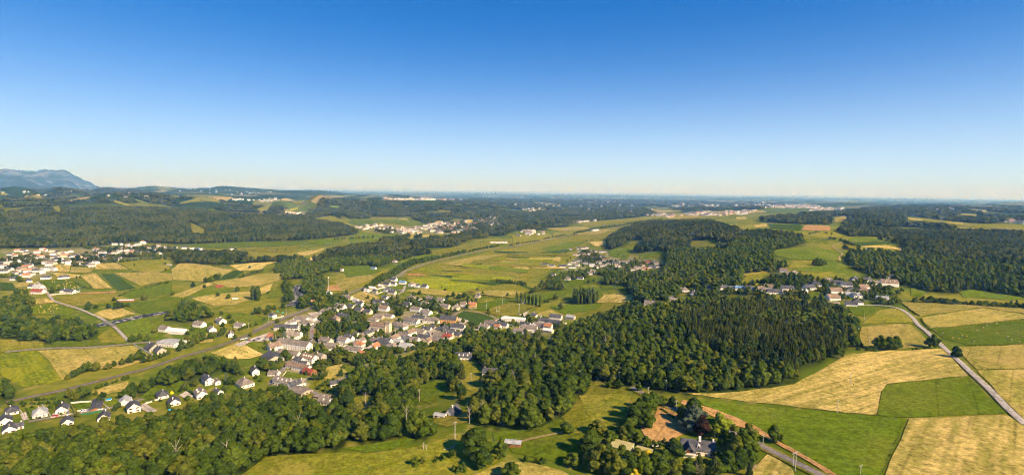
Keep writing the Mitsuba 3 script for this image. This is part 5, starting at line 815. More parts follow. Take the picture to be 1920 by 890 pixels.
# woods: (label, outline on the photograph, share of conifers, tree height, spacing, share of plots left open)
WOODS = [
 ('dense broadleaf wood in front of the white slate-roofed houses', [(-25,822),(60,806),(130,800),(165,795),(190,790),(225,785),(250,787),(300,775),(330,765),(380,745),(420,737),(470,726),(520,724),(560,737),(610,758),(655,762),(690,765),(740,772),(790,780),(812,788),(845,784),(900,775),(960,770),(1000,760),(1060,732),(1098,706),(1108,720),(1085,745),(1050,775),(1000,800),(940,795),(890,798),(830,806),(780,820),(700,822),(640,832),(580,852),(540,852),(490,872),(440,905),(-25,905)], .02, 15, 8.6, 0),
 ('mixed wood on the slope between the village and the meadow', [(615,735),(640,716),(665,695),(700,680),(750,670),(790,660),(830,652),(862,642),(890,624),(950,620),(1000,636),(1035,640),(1060,615),(1090,602),(1110,596),(1150,580),(1185,590),(1220,572),(1290,562),(1340,556),(1420,562),(1550,566),(1592,588),(1608,615),(1606,648),(1570,668),(1500,702),(1440,732),(1380,737),(1290,732),(1190,722),(1110,706),(1060,735),(1000,762),(930,772),(902,768),(895,752),(850,742),(846,718),(830,708),(800,720),(795,745),(740,772),(690,770),(640,750)], .03, 15, 8.4, 0),
 ('tall dark conifer plantation above the stubble field', [(1290,640),(1270,605),(1300,566),(1340,558),(1420,564),(1550,572),(1596,600),(1600,640),(1562,662),(1500,692),(1450,694),(1370,676)], .45, 15.5, 6.0, 0),
 ('river wood beside the corn field', [(0,562),(25,548),(60,552),(70,568),(55,580),(60,590),(100,595),(150,592),(175,602),(188,618),(170,632),(140,642),(80,640),(0,634)], .03, 16, 8.5, 0),
 ('round clump of trees south of the river bridge', [(278,590),(290,570),(320,560),(350,558),(380,570),(404,582),(400,592),(350,602),(300,598)], .08, 16, 8.5, 0),
 ('winding belt of river trees north of the village', [(500,502),(530,488),(570,488),(610,468),(650,458),(720,452),(790,462),(815,470),(800,482),(745,488),(700,500),(645,502),(615,524),(605,545),(640,552),(655,562),(645,580),(600,580),(565,578),(560,560),(545,570),(515,582),(470,590),(440,588),(470,575),(512,570),(535,560),(530,540),(522,525)], .03, 15, 9, .22),
 ('long belt of trees crossing the valley below the forested hill', [(320,472),(360,467),(400,470),(440,468),(500,478),(560,478),(585,474),(640,462),(610,488),(560,494),(520,490),(450,497),(400,494),(330,494)], .03, 14, 10, .15),
 ('belt of dark trees below the church town', [(700,447),(760,440),(830,442),(900,430),(958,418),(965,430),(950,440),(880,448),(850,462),(790,464),(720,458)], .02, 16, 10, .2),
 ('dark forest covering the long hill across the valley', [(-25,400),(50,390),(100,388),(180,387),(300,387),(400,394),(480,402),(560,406),(640,417),(677,432),(660,439),(600,446),(560,449),(450,452),(350,456),(250,452),(150,462),(-25,464)], .35, 19, 12, 0),
 ('forest on the rolling hills behind the long hill', [(-25,346),(80,346),(180,350),(260,355),(320,366),(390,370),(440,380),(500,384),(560,388),(600,370),(640,372),(640,415),(480,399),(400,394),(300,386),(180,385),(50,388),(-25,400)], .1, 16, 24, .5),
 ('forest on the low hill above the church town', [(600,370),(640,373),(700,375),(790,376),(860,386),(950,394),(1000,398),(960,406),(900,412),(850,414),(800,417),(770,408),(740,409),(700,408),(660,410),(640,402),(590,404)], .12, 17, 20, .2),
 ('dark wooded spur beside the main road', [(1138,444),(1165,428),(1195,418),(1250,411),(1330,412),(1375,424),(1405,430),(1440,430),(1500,438),(1512,450),(1500,457),(1452,467),(1448,482),(1482,490),(1478,502),(1440,510),(1390,516),(1384,538),(1340,545),(1320,532),(1280,540),(1260,560),(1200,563),(1188,545),(1185,530),(1200,520),(1238,505),(1252,490),(1250,472),(1235,466),(1195,474),(1186,465),(1205,450),(1190,445),(1170,455),(1160,470),(1140,466)], .12, 17, 10, 0),
 ('wide mixed forest filling the bowl below the fields', [(1560,427),(1600,420),(1700,430),(1850,430),(1935,430),(1935,556),(1895,552),(1850,546),(1820,540),(1790,548),(1745,545),(1705,535),(1680,530),(1650,522),(1620,510),(1600,505),(1585,488),(1592,470),(1640,464),(1690,472),(1695,458),(1640,452),(1690,449),(1640,442),(1592,442)], .22, 17, 11, 0),
 ('bluish forest on the far right ridge', [(1420,407),(1500,399),(1600,392),(1690,392),(1700,410),(1825,426),(1850,430),(1700,430),(1600,420),(1500,419),(1430,416)], .1, 18, 22, .15),
 ('distant wooded country beyond the ridge', [(1690,384),(1935,384),(1935,420),(1830,418),(1700,406),(1600,390)], .05, 18, 38, .45),
 ('hedge of bushy trees along the edge of the hay fields', [(1640,560),(1665,556),(1700,556),(1740,552),(1800,560),(1935,566),(1935,579),(1830,574),(1750,569),(1690,566),(1660,572),(1640,572)], 0, 9, 6.5, 0),
 ('wooded garden belt around the hilltop hamlet', [(1290,545),(1330,528),(1350,548),(1420,535),(1430,520),(1470,515),(1500,505),(1560,512),(1620,512),(1690,532),(1700,545),(1640,525),(1600,515),(1575,518),(1530,520),(1500,535),(1455,540),(1440,530),(1420,540),(1380,548),(1330,556),(1310,560)], .05, 12, 11, .1),
 ('grove of garden trees under the hilltop hamlet', [(1380,556),(1420,548),(1470,552),(1510,558),(1550,545),(1555,562),(1500,565),(1420,565)], .02, 12, 9, 0),
 ('dense trees between the railway and the white houses', [(103,742),(118,724),(150,718),(170,722),(169,740),(140,748)], 0, 13, 7, 0),
 ('belt of trees under the tan field beside the railway', [(236,745),(240,722),(270,708),(300,695),(330,680),(350,672),(400,664),(430,672),(470,676),(500,670),(505,690),(470,690),(440,700),(420,690),(390,700),(350,712),(330,715),(300,725),(260,738)], .05, 13, 7.5, 0),
 ('dark trees along the corn field beside the railway', [(-5,745),(-5,702),(15,696),(30,715),(45,728),(40,742)], 0, 13, 8, 0),
 ('wooded country on the far plain', [(950,398),(1000,396),(1090,388),(1200,386),(1240,400),(1180,408),(1080,416),(1045,430),(960,432),(930,412)], 0, 18, 30, .25),
 ('scattered far woods before the city', [(700,378),(900,372),(1200,374),(1500,380),(1420,392),(1240,394),(1200,386),(1000,394),(860,384)], 0, 20, 60, .5),
 ('poplar grove beside the stubble corner', [(1068,566),(1075,545),(1100,540),(1125,545),(1130,558),(1115,566),(1090,570)], 0, 21, 6.5, 0),
 ('wood between the poplars and the plain-edge houses', [(1060,508),(1110,500),(1170,505),(1178,525),(1170,540),(1130,536),(1120,516),(1080,530),(1055,545),(1020,540),(990,552),(985,545),(1030,520)], .03, 13, 9, .05),
 ('broad wood beside the lone brown roof', [(1180,508),(1230,505),(1245,520),(1258,540),(1255,555),(1215,566),(1190,562),(1178,545)], .03, 15, 9, 0),
 ('orchard trees on the slope above the stubble corner', [(1120,590),(1150,570),(1190,560),(1215,575),(1180,592),(1150,582)], .02, 13, 9, 0),
 ('garden trees among the village houses', [(500,640),(590,590),(690,560),(790,555),(900,560),(930,580),(1040,590),(1080,600),(1000,632),(940,615),(850,630),(740,660),(690,672),(640,715),(600,735),(530,712),(500,680)], .06, 8.5, 11, .22),
 ('garden trees among the houses of the town across the valley', [(0,484),(60,470),(180,466),(250,455),(330,462),(345,476),(220,482),(230,492),(175,500),(110,495),(82,516),(75,548),(0,520)], .05, 10, 17, .35),
 ('garden trees in the plain-edge hamlet', [(1010,500),(1060,462),(1105,460),(1140,485),(1230,486),(1240,505),(1190,512),(1100,518),(1030,520)], .05, 9, 16, .3),
 ('garden trees in the hilltop hamlet', [(1280,552),(1320,520),(1380,520),(1480,505),(1560,518),(1640,515),(1690,530),(1660,565),(1600,570),(1550,575),(1500,552),(1380,552),(1300,556)], .08, 10, 13, .3),
 ('garden trees around the church town', [(650,425),(720,415),(840,415),(960,402),(1010,402),(1000,420),(880,438),(760,442)], .05, 11, 26, .3),
]
far_done = []
cover_pts = []
from shapely import unary_union
ALL_WOOD = unary_union([Polygon(w[1]).buffer(1.5) for w in WOODS[:3]]); CONIF = Polygon(WOODS[2][1]); CLEAR = unary_union(FIELD_PX)
open_fields = []
def pix_inside(poly, px, py): return contains_xy(poly, px, py)
WOOD_MESH = {}
def grow(label, outline, conif, height, spacing, openness, wi):
    poly = Polygon(outline).buffer(0)
    x0, y0, x1, y1 = poly.bounds
    gx, gy = np.meshgrid(np.linspace(x0, x1, 40), np.linspace(y0, y1, 22)); m = contains_xy(poly, gx, gy)
    P = at(gx[m], gy[m]); Q = at(gx[m], gy[m], height * .9)
    r = np.hypot(P[:, 0], P[:, 1]); r2 = np.hypot(Q[:, 0], Q[:, 1]); rmin, rmax = max(230, r2.min() * .93), min(np.percentile(r, 98) * 1.05, 16000)
    a = np.arctan2(np.r_[P[:, 0], Q[:, 0]], np.r_[P[:, 1], Q[:, 1]]); a0, a1 = a.min() - .02, a.max() + .02
    pts = []
    rr = rmin
    while rr < rmax:
        s = spacing * max(1, rr / 5200); n = int((a1 - a0) * rr / s) + 1
        t = a0 + (np.arange(n) + rng.uniform(-.38, .38, n) + .5 * (len(pts) % 2)) * s / rr
        q = rr + rng.uniform(-.38, .38, n) * s
        pts.append(np.column_stack([q * np.sin(t), q * np.cos(t)])); rr += s * .87
    p = np.vstack(pts); z = H(p[:, 0], p[:, 1])
    ux, uy = seen(np.column_stack([p, z + height * .12])); vx, vy = seen(np.column_stack([p, z + height * (.62 if wi == 1 else .82)]))
    ok = contains_xy(poly, ux, uy) & contains_xy(ALL_WOOD if wi < 3 else poly, vx, vy) & ~hidden(p[:, 0], p[:, 1], z + height)
    ok &= ~contains_xy(CLEAR, vx, vy - 1.0)
    if wi in (0, 1): ok &= ~contains_xy(CONIF, (ux + vx) / 2, (uy + vy) / 2)
    if openness:
        ok &= meshkit.fbm(np.column_stack([p / (spacing * 9), 0 * z + wi]), 3, 4) > .3 + .32 * openness
    p, z = p[ok], z[ok]; ok = clear_of_roads(p)
    if spacing < 18:
        hx = np.array(HOUSES)
        for s in range(0, len(p), 500):
            ok[s:s + 500] &= (np.hypot(p[s:s + 500, None, 0] - hx[None, :, 0], p[s:s + 500, None, 1] - hx[None, :, 1]) > hx[None, :, 2]).all(1)
    for f in FIELD_POLYS:
        if openness or f.area < 4e5:
            b = f.bounds; k = np.nonzero((p[:, 0] > b[0] - 9) & (p[:, 0] < b[2] + 9) & (p[:, 1] > b[1] - 9) & (p[:, 1] < b[3] + 9))[0]
            if len(k): ok[k] &= ~contains_xy(f.buffer(spacing * .3 if openness else 1.5), p[k, 0], p[k, 1])
    p, z = p[ok], z[ok]
    d = np.hypot(p[:, 0], p[:, 1])
    con = (meshkit.noise(np.column_stack([p / 60, 0 * z + 3])) * .6 + rng.uniform(0, .4, len(p))) < (conif * 1.15 if conif > .3 else conif * 1.6)
    hh = height * rng.uniform(.62, 1.22, len(p)) * np.where(con, 1.12, 1)
    hh = np.where(con, height * rng.uniform(.85, 1.25, len(p)), hh)
    cover_pts.append(np.column_stack([p, 0 * z + spacing * np.maximum(1, d / 5200)]))
    pop = 'poplar grove' in label
    parts = {}
    for i in range(len(p)):
        leafy = 'poplar' if pop else ('conifer' if con[i] else rng.choice(['dark', 'mid', 'olive'], p=[.42, .36, .22]))
        kind = 'poplar' if pop else ('conifer' if con[i] else 'tree')
        if d[i] < 640 or pop:
            TREES.append([p[i, 0], p[i, 1], z[i] - .2, hh[i], (rng.uniform(.85, 1.2) * spacing / 8.6 * 15 / height) if kind == 'tree' else 1.0, kind, leafy, wi])
        else:
            src = (MID if d[i] < 830 else MID0 if d[i] < 1500 else FAR if d[i] < 2600 else FARTHER)[kind]
            v, f = src[rng.randint(len(src))]
            c, s_ = math.cos(rng.uniform(0, 6.28)), math.sin(rng.uniform(0, 6.28))
            n_ = math.hypot(c, s_); c, s_ = c / n_, s_ / n_
            k = hh[i]; w = height * rng.uniform(.75, 1.2) * (1 if d[i] < 1500 else .92) * (max(1, spacing * max(1, d[i] / 5200) / 13) if kind == 'tree' else 1.15)
            vv = np.column_stack([(v[:, 0] * c - v[:, 1] * s_) * w + p[i, 0], (v[:, 0] * s_ + v[:, 1] * c) * w + p[i, 1], v[:, 2] * k * (1 if spacing < 20 else 1.1) + z[i] - .3])
            parts.setdefault('conifer' if con[i] else ('far' if d[i] > 1500 else leafy), []).append((vv, f))
    print(wi, len(p), sum(len(f) for q in parts.values() for _, f in q) // 1000, 'k', label[:40])
    if parts: WOOD_MESH[wi] = {k: join(v) for k, v in parts.items()}
for wi, w in enumerate(WOODS): grow(*w, wi)

# hedges and rows: points along the foot of the row, height, spacing, label
def row(px, h, step, kind='tree', leaf=None, jit=.25, spread=1.0, wood=None):
    P = at(*np.array(segmentize(LineString(px), 5.0).coords).T)[:, :2]; L = LineString(P)
    n = max(2, int(L.length / step))
    for i in range(n + 1):
        q = L.interpolate(min(L.length, L.length * i / n + rng.uniform(-jit, jit) * step)).coords[0]
        x, y = q[0] + rng.uniform(-jit, jit) * step * .6, q[1] + rng.uniform(-jit, jit) * step * .6
        TREES.append([x, y, float(H(x, y)) - .2, h * rng.uniform(.75, 1.2), spread, kind, leaf or rng.choice(['dark', 'mid', 'olive'], p=[.5, .38, .12]), wood])
ROWS = [([(690,676),(720,668),(760,660),(800,652),(835,644)], 9, 7), ([(660,690),(690,680),(720,672)], 8, 7), ([(48,764),(53,775),(59,788)], 1.8, 2), ([(104,760),(111,770),(116,780)], 1.8, 2), ([(52,752),(75,750),(104,748)], 3, 3), ([(182,744),(192,752)], 2, 2.2), ([(228,742),(240,736),(262,728)], 3.5, 4), ([(268,745),(292,742),(300,738)], 2, 2.5), ([(338,725),(352,733),(362,740)], 3, 4), ([(420,712),(440,706),(455,702)], 4, 4), ([(600,690),(625,684),(645,680)], 2.5, 3), ([(610,735),(630,726),(650,716)], 3, 4), ([(760,540),(800,540),(840,543)], 2, 4),
        ([(622,562),(650,552)], 10, 7), ([(686,545),(700,536),(735,520),(750,510),(775,496),(810,488),(850,479),(872,474)], 13, 8), ([(700,530),(735,513),(770,492),(800,488)], 12, 9), ([(880,472),(905,467),(935,462)], 10, 10), ([(955,460),(990,455),(1012,452)], 8, 14),
        ([(1018,449),(1045,444),(1060,441)], 8, 15), ([(1075,440),(1100,434),(1130,428),(1165,423),(1200,417),(1240,412)], 12, 13), ([(1080,437),(1110,431),(1150,424)], 11, 14), ([(928,528),(950,530),(984,533)], 9, 5.5), ([(928,530.5),(955,533),(985,536)], 8, 5.5),
        ([(172,732),(200,722),(225,714),(240,710)], 5, 4.5), ([(116,716),(135,708),(150,700)], 8, 6), ([(150,702),(165,696)], 11, 7), ([(195,695),(210,688),(230,684)], 8, 6), ([(228,684),(250,680),(262,676)], 13, 7), ([(268,680),(285,676),(300,672),(315,665)], 8, 6),
        ([(322,662),(345,655),(360,650)], 8, 7), ([(362,648),(372,640),(380,640)], 12, 8), ([(395,636),(410,632),(420,625)], 10, 7), ([(432,624),(450,620),(470,612)], 6, 6), ([(40,757),(70,758),(100,757),(120,755)], 4, 4), ([(16,760),(22,757)], 5, 4),
        ([(285,537),(300,533),(315,530)], 5, 6), ([(222,556),(240,548),(262,542),(285,537)], 3.5, 5), ([(450,522),(462,518),(480,513),(492,509)], 9, 8), ([(388,530),(398,527),(410,522)], 12, 7), ([(405,558),(410,552)], 5, 4),
        ([(600,600),(612,590),(625,585)], 9, 8), ([(560,575),(590,573),(612,575),(640,580)], 9, 8), ([(598,640),(605,625),(612,612),(618,605)], 6, 5), ([(606,640),(613,626),(622,612)], 6, 5), ([(635,620),(650,622),(668,622),(682,616)], 11, 8), ([(640,628),(660,630)], 10, 8),
        ([(1590,640),(1600,625),(1612,650)], 7, 6), ([(1620,656),(1640,657)], 4, 4), ([(1700,655),(1715,655),(1735,655)], 2.2, 4), ([(1692,570),(1706,582),(1722,592)], 2.5, 4), ([(1725,598),(1735,612),(1745,620)], 2.2, 4), ([(1690,795),(1680,825),(1665,860),(1655,885)], 1.3, 3.2),
        ([(1240,768),(1255,778),(1268,786)], 2.2, 2.2), ([(1830,692),(1870,691),(1920,692)], 1.2, 5), ([(1815,648),(1870,647),(1920,646)], 1.2, 4), ([(1748,616),(1800,612),(1860,605),(1920,599)], 1.2, 5),
        ([(1440,470),(1470,466),(1490,462)], 6, 12), ([(1575,465),(1600,472),(1612,490)], 12, 9), ([(1585,455),(1600,462),(1625,470),(1660,472)], 9, 12), ([(1555,450),(1575,452),(1590,458)], 10, 12), ([(1515,440),(1535,436),(1560,440)], 7, 18), ([(1526,498),(1545,499)], 14, 6),
        ([(905,590),(920,592),(935,594),(948,597)], 3, 6), ([(970,590),(985,583),(1000,577),(1010,574)], 3, 6), ([(880,552),(900,556),(930,560)], 3, 7), ([(870,548),(895,556)], 2.5, 8), ([(1370,540),(1400,535),(1420,530)], 8, 8), ([(1480,555),(1500,560),(1530,562)], 8, 7),
        ([(140,530),(165,541)], 3, 6), ([(30,545),(60,545),(88,548)], 5, 7), ([(0,520),(30,522),(40,528)], 10, 8), ([(160,466),(200,470),(240,470)], 13, 13), ([(190,494),(230,492),(260,488),(310,486)], 11, 9), ([(250,480),(290,482),(330,480),(345,478)], 11, 10),
        ([(620,450),(660,448),(700,446)], 12, 14), ([(880,425),(920,420),(950,414)], 12, 18), ([(1120,600),(1105,604),(1088,610)], 11, 8)]
for px, h, s in ROWS: row(px, h, s, 'bush' if h < 4.5 else 'tree')
for px, py in ((969,567),(977,568),(984,569),(991,570),(998,571.5),(1005,573),(1013,575)): add_tree(px, py, 21, 'poplar', 'poplar', 1.0)
for px, py in ((475,562),(484,563)): add_tree(px, py, 27, 'poplar', 'poplar', 1.6)
for px, py, h in ((1077,560,22),(1083,563,21),(1090,565,22),(1096,566,20),(1105,566,21),(1112,564,20),(1120,562,18)): add_tree(px, py, h, 'poplar', 'poplar')
SINGLE = [(362,538,12),(383,540,9),(386,529,12),(397,527,14),(413,518,8),(445,546,11),(408,555,9),(429,560,11),(367,501,5),(468,503,8),(449,521,7),(458,519,8),(475,514,9),(487,511,10),(410,500,5),(520,470,8),(536,469,7),(502,551,6),(324,554,9),(32,552,14),(48,551,9),(98,550,14),(110,545,10),
 (158,540,6),(169,540,7),(270,563,14),(252,498,6),(277,493,4),(310,496,9),(310,507,6),(295,535,6),(313,532,6),(284,537,5),(144,521,6),(150,521,6),(221,580,16),(214,565,9),(228,578,12),(167,580,14),(180,578,8),(203,578,9),(240,575,9),(1041,562,13),(1028,567,10),(1022,568,8),(1051,580,13),(1104,531,11),(1113,528,7),(1016,531,10),
 (1100,453,9),(1109,451,8),(1131,467,11),(1151,497,8),(1650,655,17),(1664,656,15),(1680,655,16),(1749,653,15),(1792,670,13),(1452,829,13),(150,640,11),(97,643,12),(248,640,11),(262,636,10),(278,640,10),(289,625,10),(280,655,8),(180,695,12),(33,612,12),
 (835,545,7),(828,541,6),(895,545,8),(952,556,9),(905,552,8),(870,558,13),(860,560,12),(878,562,11),(850,556,11),(840,560,10),(815,566,13),(795,578,13),(787,552,10),(776,556,12),(730,570,11),(745,560,11),(750,572,12),(735,562,10),(690,560,9),(700,566,10),(716,580,8),(708,573,9),(745,590,14),(752,592,13),(815,582,10),(830,586,9),(845,582,8),
 (868,605,9),(882,612,9),(888,612,8),(790,594,7),(736,618,8),(745,628,9),(752,626,10),(720,636,8),(728,636,9),(705,626,7),(692,614,8),(665,598,12),(655,605,14),(648,612,12),(672,610,10),(684,604,10),(626,600,9),(618,596,9),(640,600,8),(600,575,12),(612,573,11),(620,570,10),(632,568,12),(598,583,10),
 (520,606,9),(530,628,14),(522,634,12),(498,645,6),(500,656,9),(486,654,3),(492,652,3),(508,652,5),(535,672,13),(542,676,10),(525,682,10),(500,696,10),(510,702,9),(592,672,9),(600,668,10),(596,690,12),(605,696,11),(590,700,9),(588,712,9),(600,712,9),(610,706,8),(575,703,6),(560,692,3),(545,692,3),(638,670,12),(628,672,13),(655,680,11),(650,672,10),(672,672,10),(688,668,9),
 (645,690,6),(640,698,5),(606,724,6),(615,718,6),(625,715,5),(598,730,6),(612,735,7),(638,705,7),(700,660,9),(712,663,8),(735,660,9),(770,648,7),(780,642,7),(776,632,6),(800,640,6),(812,630,6),(640,660,8),(650,655,6),(596,652,7),(590,658,6),(612,660,6),(575,640,6),
 (700,735,8),(720,740,9),(1000,605,6),(996,600,8),(1018,598,7),(1004,606,5),(968,612,9),(962,606,8),(990,598,5),(1010,622,6),(1022,620,7),(960,575,3),(340,648,9),(350,640,10),(352,628,8),(362,620,7),(418,612,8),(436,606,8),(430,598,9),(415,590,8),(395,595,12),(470,630,7),(480,610,6),(500,590,8),(495,600,6),(515,580,9),(440,636,8),
 (365,725,9),(350,722,6),(345,730,7),(420,735,8),(338,735,5),(400,745,8),(388,712,6),(430,722,10),(441,722,9),(480,710,6),(490,715,6),(445,735,5),(470,735,5),(372,745,7),(352,750,6),(188,757,8),(192,745,7),(215,770,6),(222,765,7),(95,765,5),(108,764,4),(140,780,3),(60,765,3),(43,762,3),(145,782,6),(216,762,3),(75,785,3),(285,752,4),(300,752,3),(318,765,5),(180,740,5),
 (1300,530,9),(1310,540,9),(1345,548,10),(1352,538,9),(1372,550,9),(1390,548,9),(1412,535,9),(1432,552,9),(1400,550,8),(1500,550,9),(1512,556,8),(1540,558,9),(1545,530,10),(1552,536,9),(1575,555,8),(1583,546,8),(1575,530,9),(1612,555,9),(1622,552,8),(1625,562,11),(1636,560,9),(1643,555,9),(1650,565,10),(1662,563,11),(1615,570,9),(1660,550,9),(1690,548,9),(1683,552,9),(1632,520,11),(1616,528,10),(1645,532,8),(1690,524,9),(1545,570,11),(1552,580,11),(1605,570,12),(1540,545,7),(1590,560,6),
 (1040,540,8),(1010,545,8),(1000,548,9),(1064,530,8),(1075,520,8),(1084,512,9),(1100,515,9),(1093,500,8),(1110,489,9),(1118,487,8),(1095,482,7),(1070,485,8),(1064,490,8),(1061,475,6),(1075,470,6),(1080,468,7),(1098,472,6),(1145,490,8),(1165,500,8),(1180,500,8),(1195,495,9),(1186,507,8),(1205,492,7),(1212,507,7),(1140,500,8),(1040,514,9),(1045,508,6),(1052,512,6),(1240,500,9),(1190,488,10),(1170,482,9),(1160,478,7)]
SINGLE += [(300,700,0)] * 0
for px, py, h in SINGLE: add_tree(px, py, h, 'bush' if h < 4.5 else 'tree')
# trees of the meadows and of the garden at the bottom
for px, py, h, leaf, sp in [(893,853,19,'dark',1.5),(905,876,13,'dark',1.25),(1063,812,9,'mid',1.35),(1120,813,11,'olive',1.3),(960,895,10,'mid',1.5),(940,852,11,'mid',.9),(1140,830,10,'mid',1.2),(1190,798,16,'dark',1.15),(1200,785,17,'dark',1.1),(1212,776,17,'mid',1.2),(1222,768,15,'dark',1.1),(1208,800,14,'dark',1.0),(1178,812,12,'mid',1.1),(1168,826,11,'olive',1.0),(1182,826,11,'dark',1.1),(1196,832,9,'mid',1.1),(1212,836,7,'mid',1.2),
   (1105,852,17,'dark',1.1),(1112,838,13,'dark',1.0),(1075,872,9,'mid',1.35),(1125,880,17,'olive',1.05),(1140,872,15,'dark',1.1),(1150,890,17,'olive',1.0),(1165,878,15,'mid',1.1),(1180,892,16,'dark',1.1),(1192,880,14,'olive',1.0),(1205,892,15,'mid',1.1),(1225,888,14,'dark',1.1),(1245,880,13,'mid',1.2),(1262,856,13,'dark',1.25),(1240,895,13,'dark',1.1),(1265,895,12,'olive',1.1),(1290,892,12,'mid',1.0),
   (1305,893,11,'grey',.8),(1322,890,10,'olive',.9),(1338,878,7,'dark',1.0),(1352,874,9,'mid',1.0),(1345,895,12,'mid',1.0),(1365,884,14,'mid',1.1),(1380,862,17,'olive',.9),(1392,852,17,'mid',.85),(1402,845,18,'olive',.8),(1410,850,16,'mid',.8),(1372,845,13,'mid',1.0),(1360,836,12,'dark',1.1),(1398,872,14,'mid',1.0),(1385,880,14,'dark',1.1),(1345,858,6,'dark',1.2),
   (1302,797,17,'blue',1.15),(1292,806,12,'blue',1.1),(1318,818,15,'copper',.95),(1348,818,16,'lime',1.2),(1214,870,9,'yellow',1.45),(1190,903,8,'yellow',1.1),(1280,788,12,'dark',1.1),(1300,775,14,'dark',1.1),(1262,763,9,'dark',1.1),(1228,752,8,'dark',1.2),(1240,760,9,'mid',1.2),(1198,733,8,'mid',.9),(1160,728,9,'dark',1.0),(1145,726,8,'mid',1.0),(1365,800,7,'grey',1.0),(1375,808,6,'mid',1.2)]:
    add_tree(px, py, h, 'tree', leaf, sp)
for px, py, h in [(780,872,6),(793,868,4.5),(828,862,4.5),(846,857,5.5),(852,852,4),(815,866,3),(935,860,4),(942,854,5),(985,864,4),(1004,868,3.5),(1016,868,4.5),(862,885,5),(850,882,4),(868,882,5.5),(1245,830,4),(1225,838,5),(1235,838,4.5),(1150,716,3),(1135,718,2.5),(1600,722,1.5),(1575,722,1.2),(1610,656,4),(1626,657,4.2),(1298,835,3),(1270,870,3.5)]: add_tree(px, py, h, 'bush')
for px, py, h, s in [(442,695,17,1.0),(424,716,11,.9),(1310,893,13,1.1),(1190,700,16,1),(866,710,17,1.5),(1340,896,13,1.0),(1405,893,9,1),(655,760,10,1.1),(1333,522,15,1),(1620,508,16,.8),(1550,555,13,.8),(752,590,13,1.3),(515,640,13,1.1),(533,640,15,1.7),(653,607,17,1.6)]: add_tree(px, py, h, 'conifer', 'blue' if px in (424, 533, 653) else 'conifer', s)

TREES.sort(key=lambda t: -t[3] / math.hypot(t[0], t[1]))
singles = {'tree': 300, 'conifer': 150, 'poplar': 40, 'bush': 110}
CAT = {'tree': ('broadleaf_tree', 'tree'), 'conifer': ('conifer_tree', 'conifer'), 'poplar': ('poplar_tree', 'poplar'), 'bush': ('bush', 'bush')}
TONE = {'dark': 'dark green', 'mid': 'leaf-green', 'olive': 'olive-green', 'conifer': 'blackish green', 'poplar': 'slender dark', 'lime': 'bright lime-green', 'yellow': 'golden yellow', 'copper': 'copper-red', 'blue': 'silvery blue-green', 'grey': 'greyish'}
for wi in WOOD_MESH: pass
wood_key = {}
def wood_name(wi):
    if wi not in wood_key:
        wood_key[wi] = numbered('forest'); tag(wood_key[wi], WOODS[wi][0] if wi >= 0 else 'scattered smaller trees and bushes of gardens and field edges', 'forest', kind='stuff')
    return wood_key[wi]
GROUPS = {}
piece = {}
for x, y, z, h, sp, kind, leaf, wi in TREES:
    ux, uy = seen(np.array([[x, y, z + h * .6]]))
    i = rng.randint(len(NEAR[kind])); rot = rng.uniform(0, 360)
    M = T().translate([float(x), float(y), float(z)]).rotate([0, 0, 1], float(rot)).scale([h * sp, h * sp, h])
    inside = -6 < ux[0] < 1926 and uy[0] < 897
    cols = (kind, leaf)
    if singles[kind] > 0 and inside:
        singles[kind] -= 1
        key = numbered(CAT[kind][0])
        scene[key + '__crown'] = {**near_ply(kind, i, leaf), 'to_world': M}
        if kind != 'bush': scene[key + '__trunk'] = {**TRUNK[rng.randint(3)], 'to_world': M}
        size = ('towering ' if h > 17.5 else 'tall ' if h > 13 else '' if h > 7 else 'small ') + ('broad ' if sp > 1.25 and kind == 'tree' else 'narrow ' if sp < .85 and kind == 'tree' else '')
        where = 'in the wood' if wi is not None else 'in the open'
        tag_near(key, f'{size}{TONE[leaf]}', f'{CAT[kind][1]} {where}' if kind != 'bush' else 'bush', CAT[kind][1], f"{CAT[kind][1]}s {where}", (x, y))
    else:
        g = f'{kind}_{i}_{leaf}'
        if g not in GROUPS:
            gid = 'group_' + g
            scene[gid] = {'type': 'shapegroup', 'crown': near_ply(kind, i, leaf)}; GROUPS[g] = gid
        w = wood_name(-1 if wi is None else wi); piece[w] = piece.get(w, 0) + 1
        scene[f'{w}__{piece[w]:04d}'] = {'type': 'instance', 'to_world': M, 'group': {'type': 'ref', 'id': GROUPS[g]}}
for wi, parts in WOOD_MESH.items():
    w = wood_name(wi)
    for leaf, m in parts.items():
        piece[w] = piece.get(w, 0) + 1
        scene[f'{w}__{piece[w]:04d}'] = mikit.ply(m, 'm_farleaf' if leaf == 'far' else 'm_leaf_' + leaf)
print('trees near', len(TREES), 'far triangles', sum(len(f) for p in WOOD_MESH.values() for _, f in p.values()))

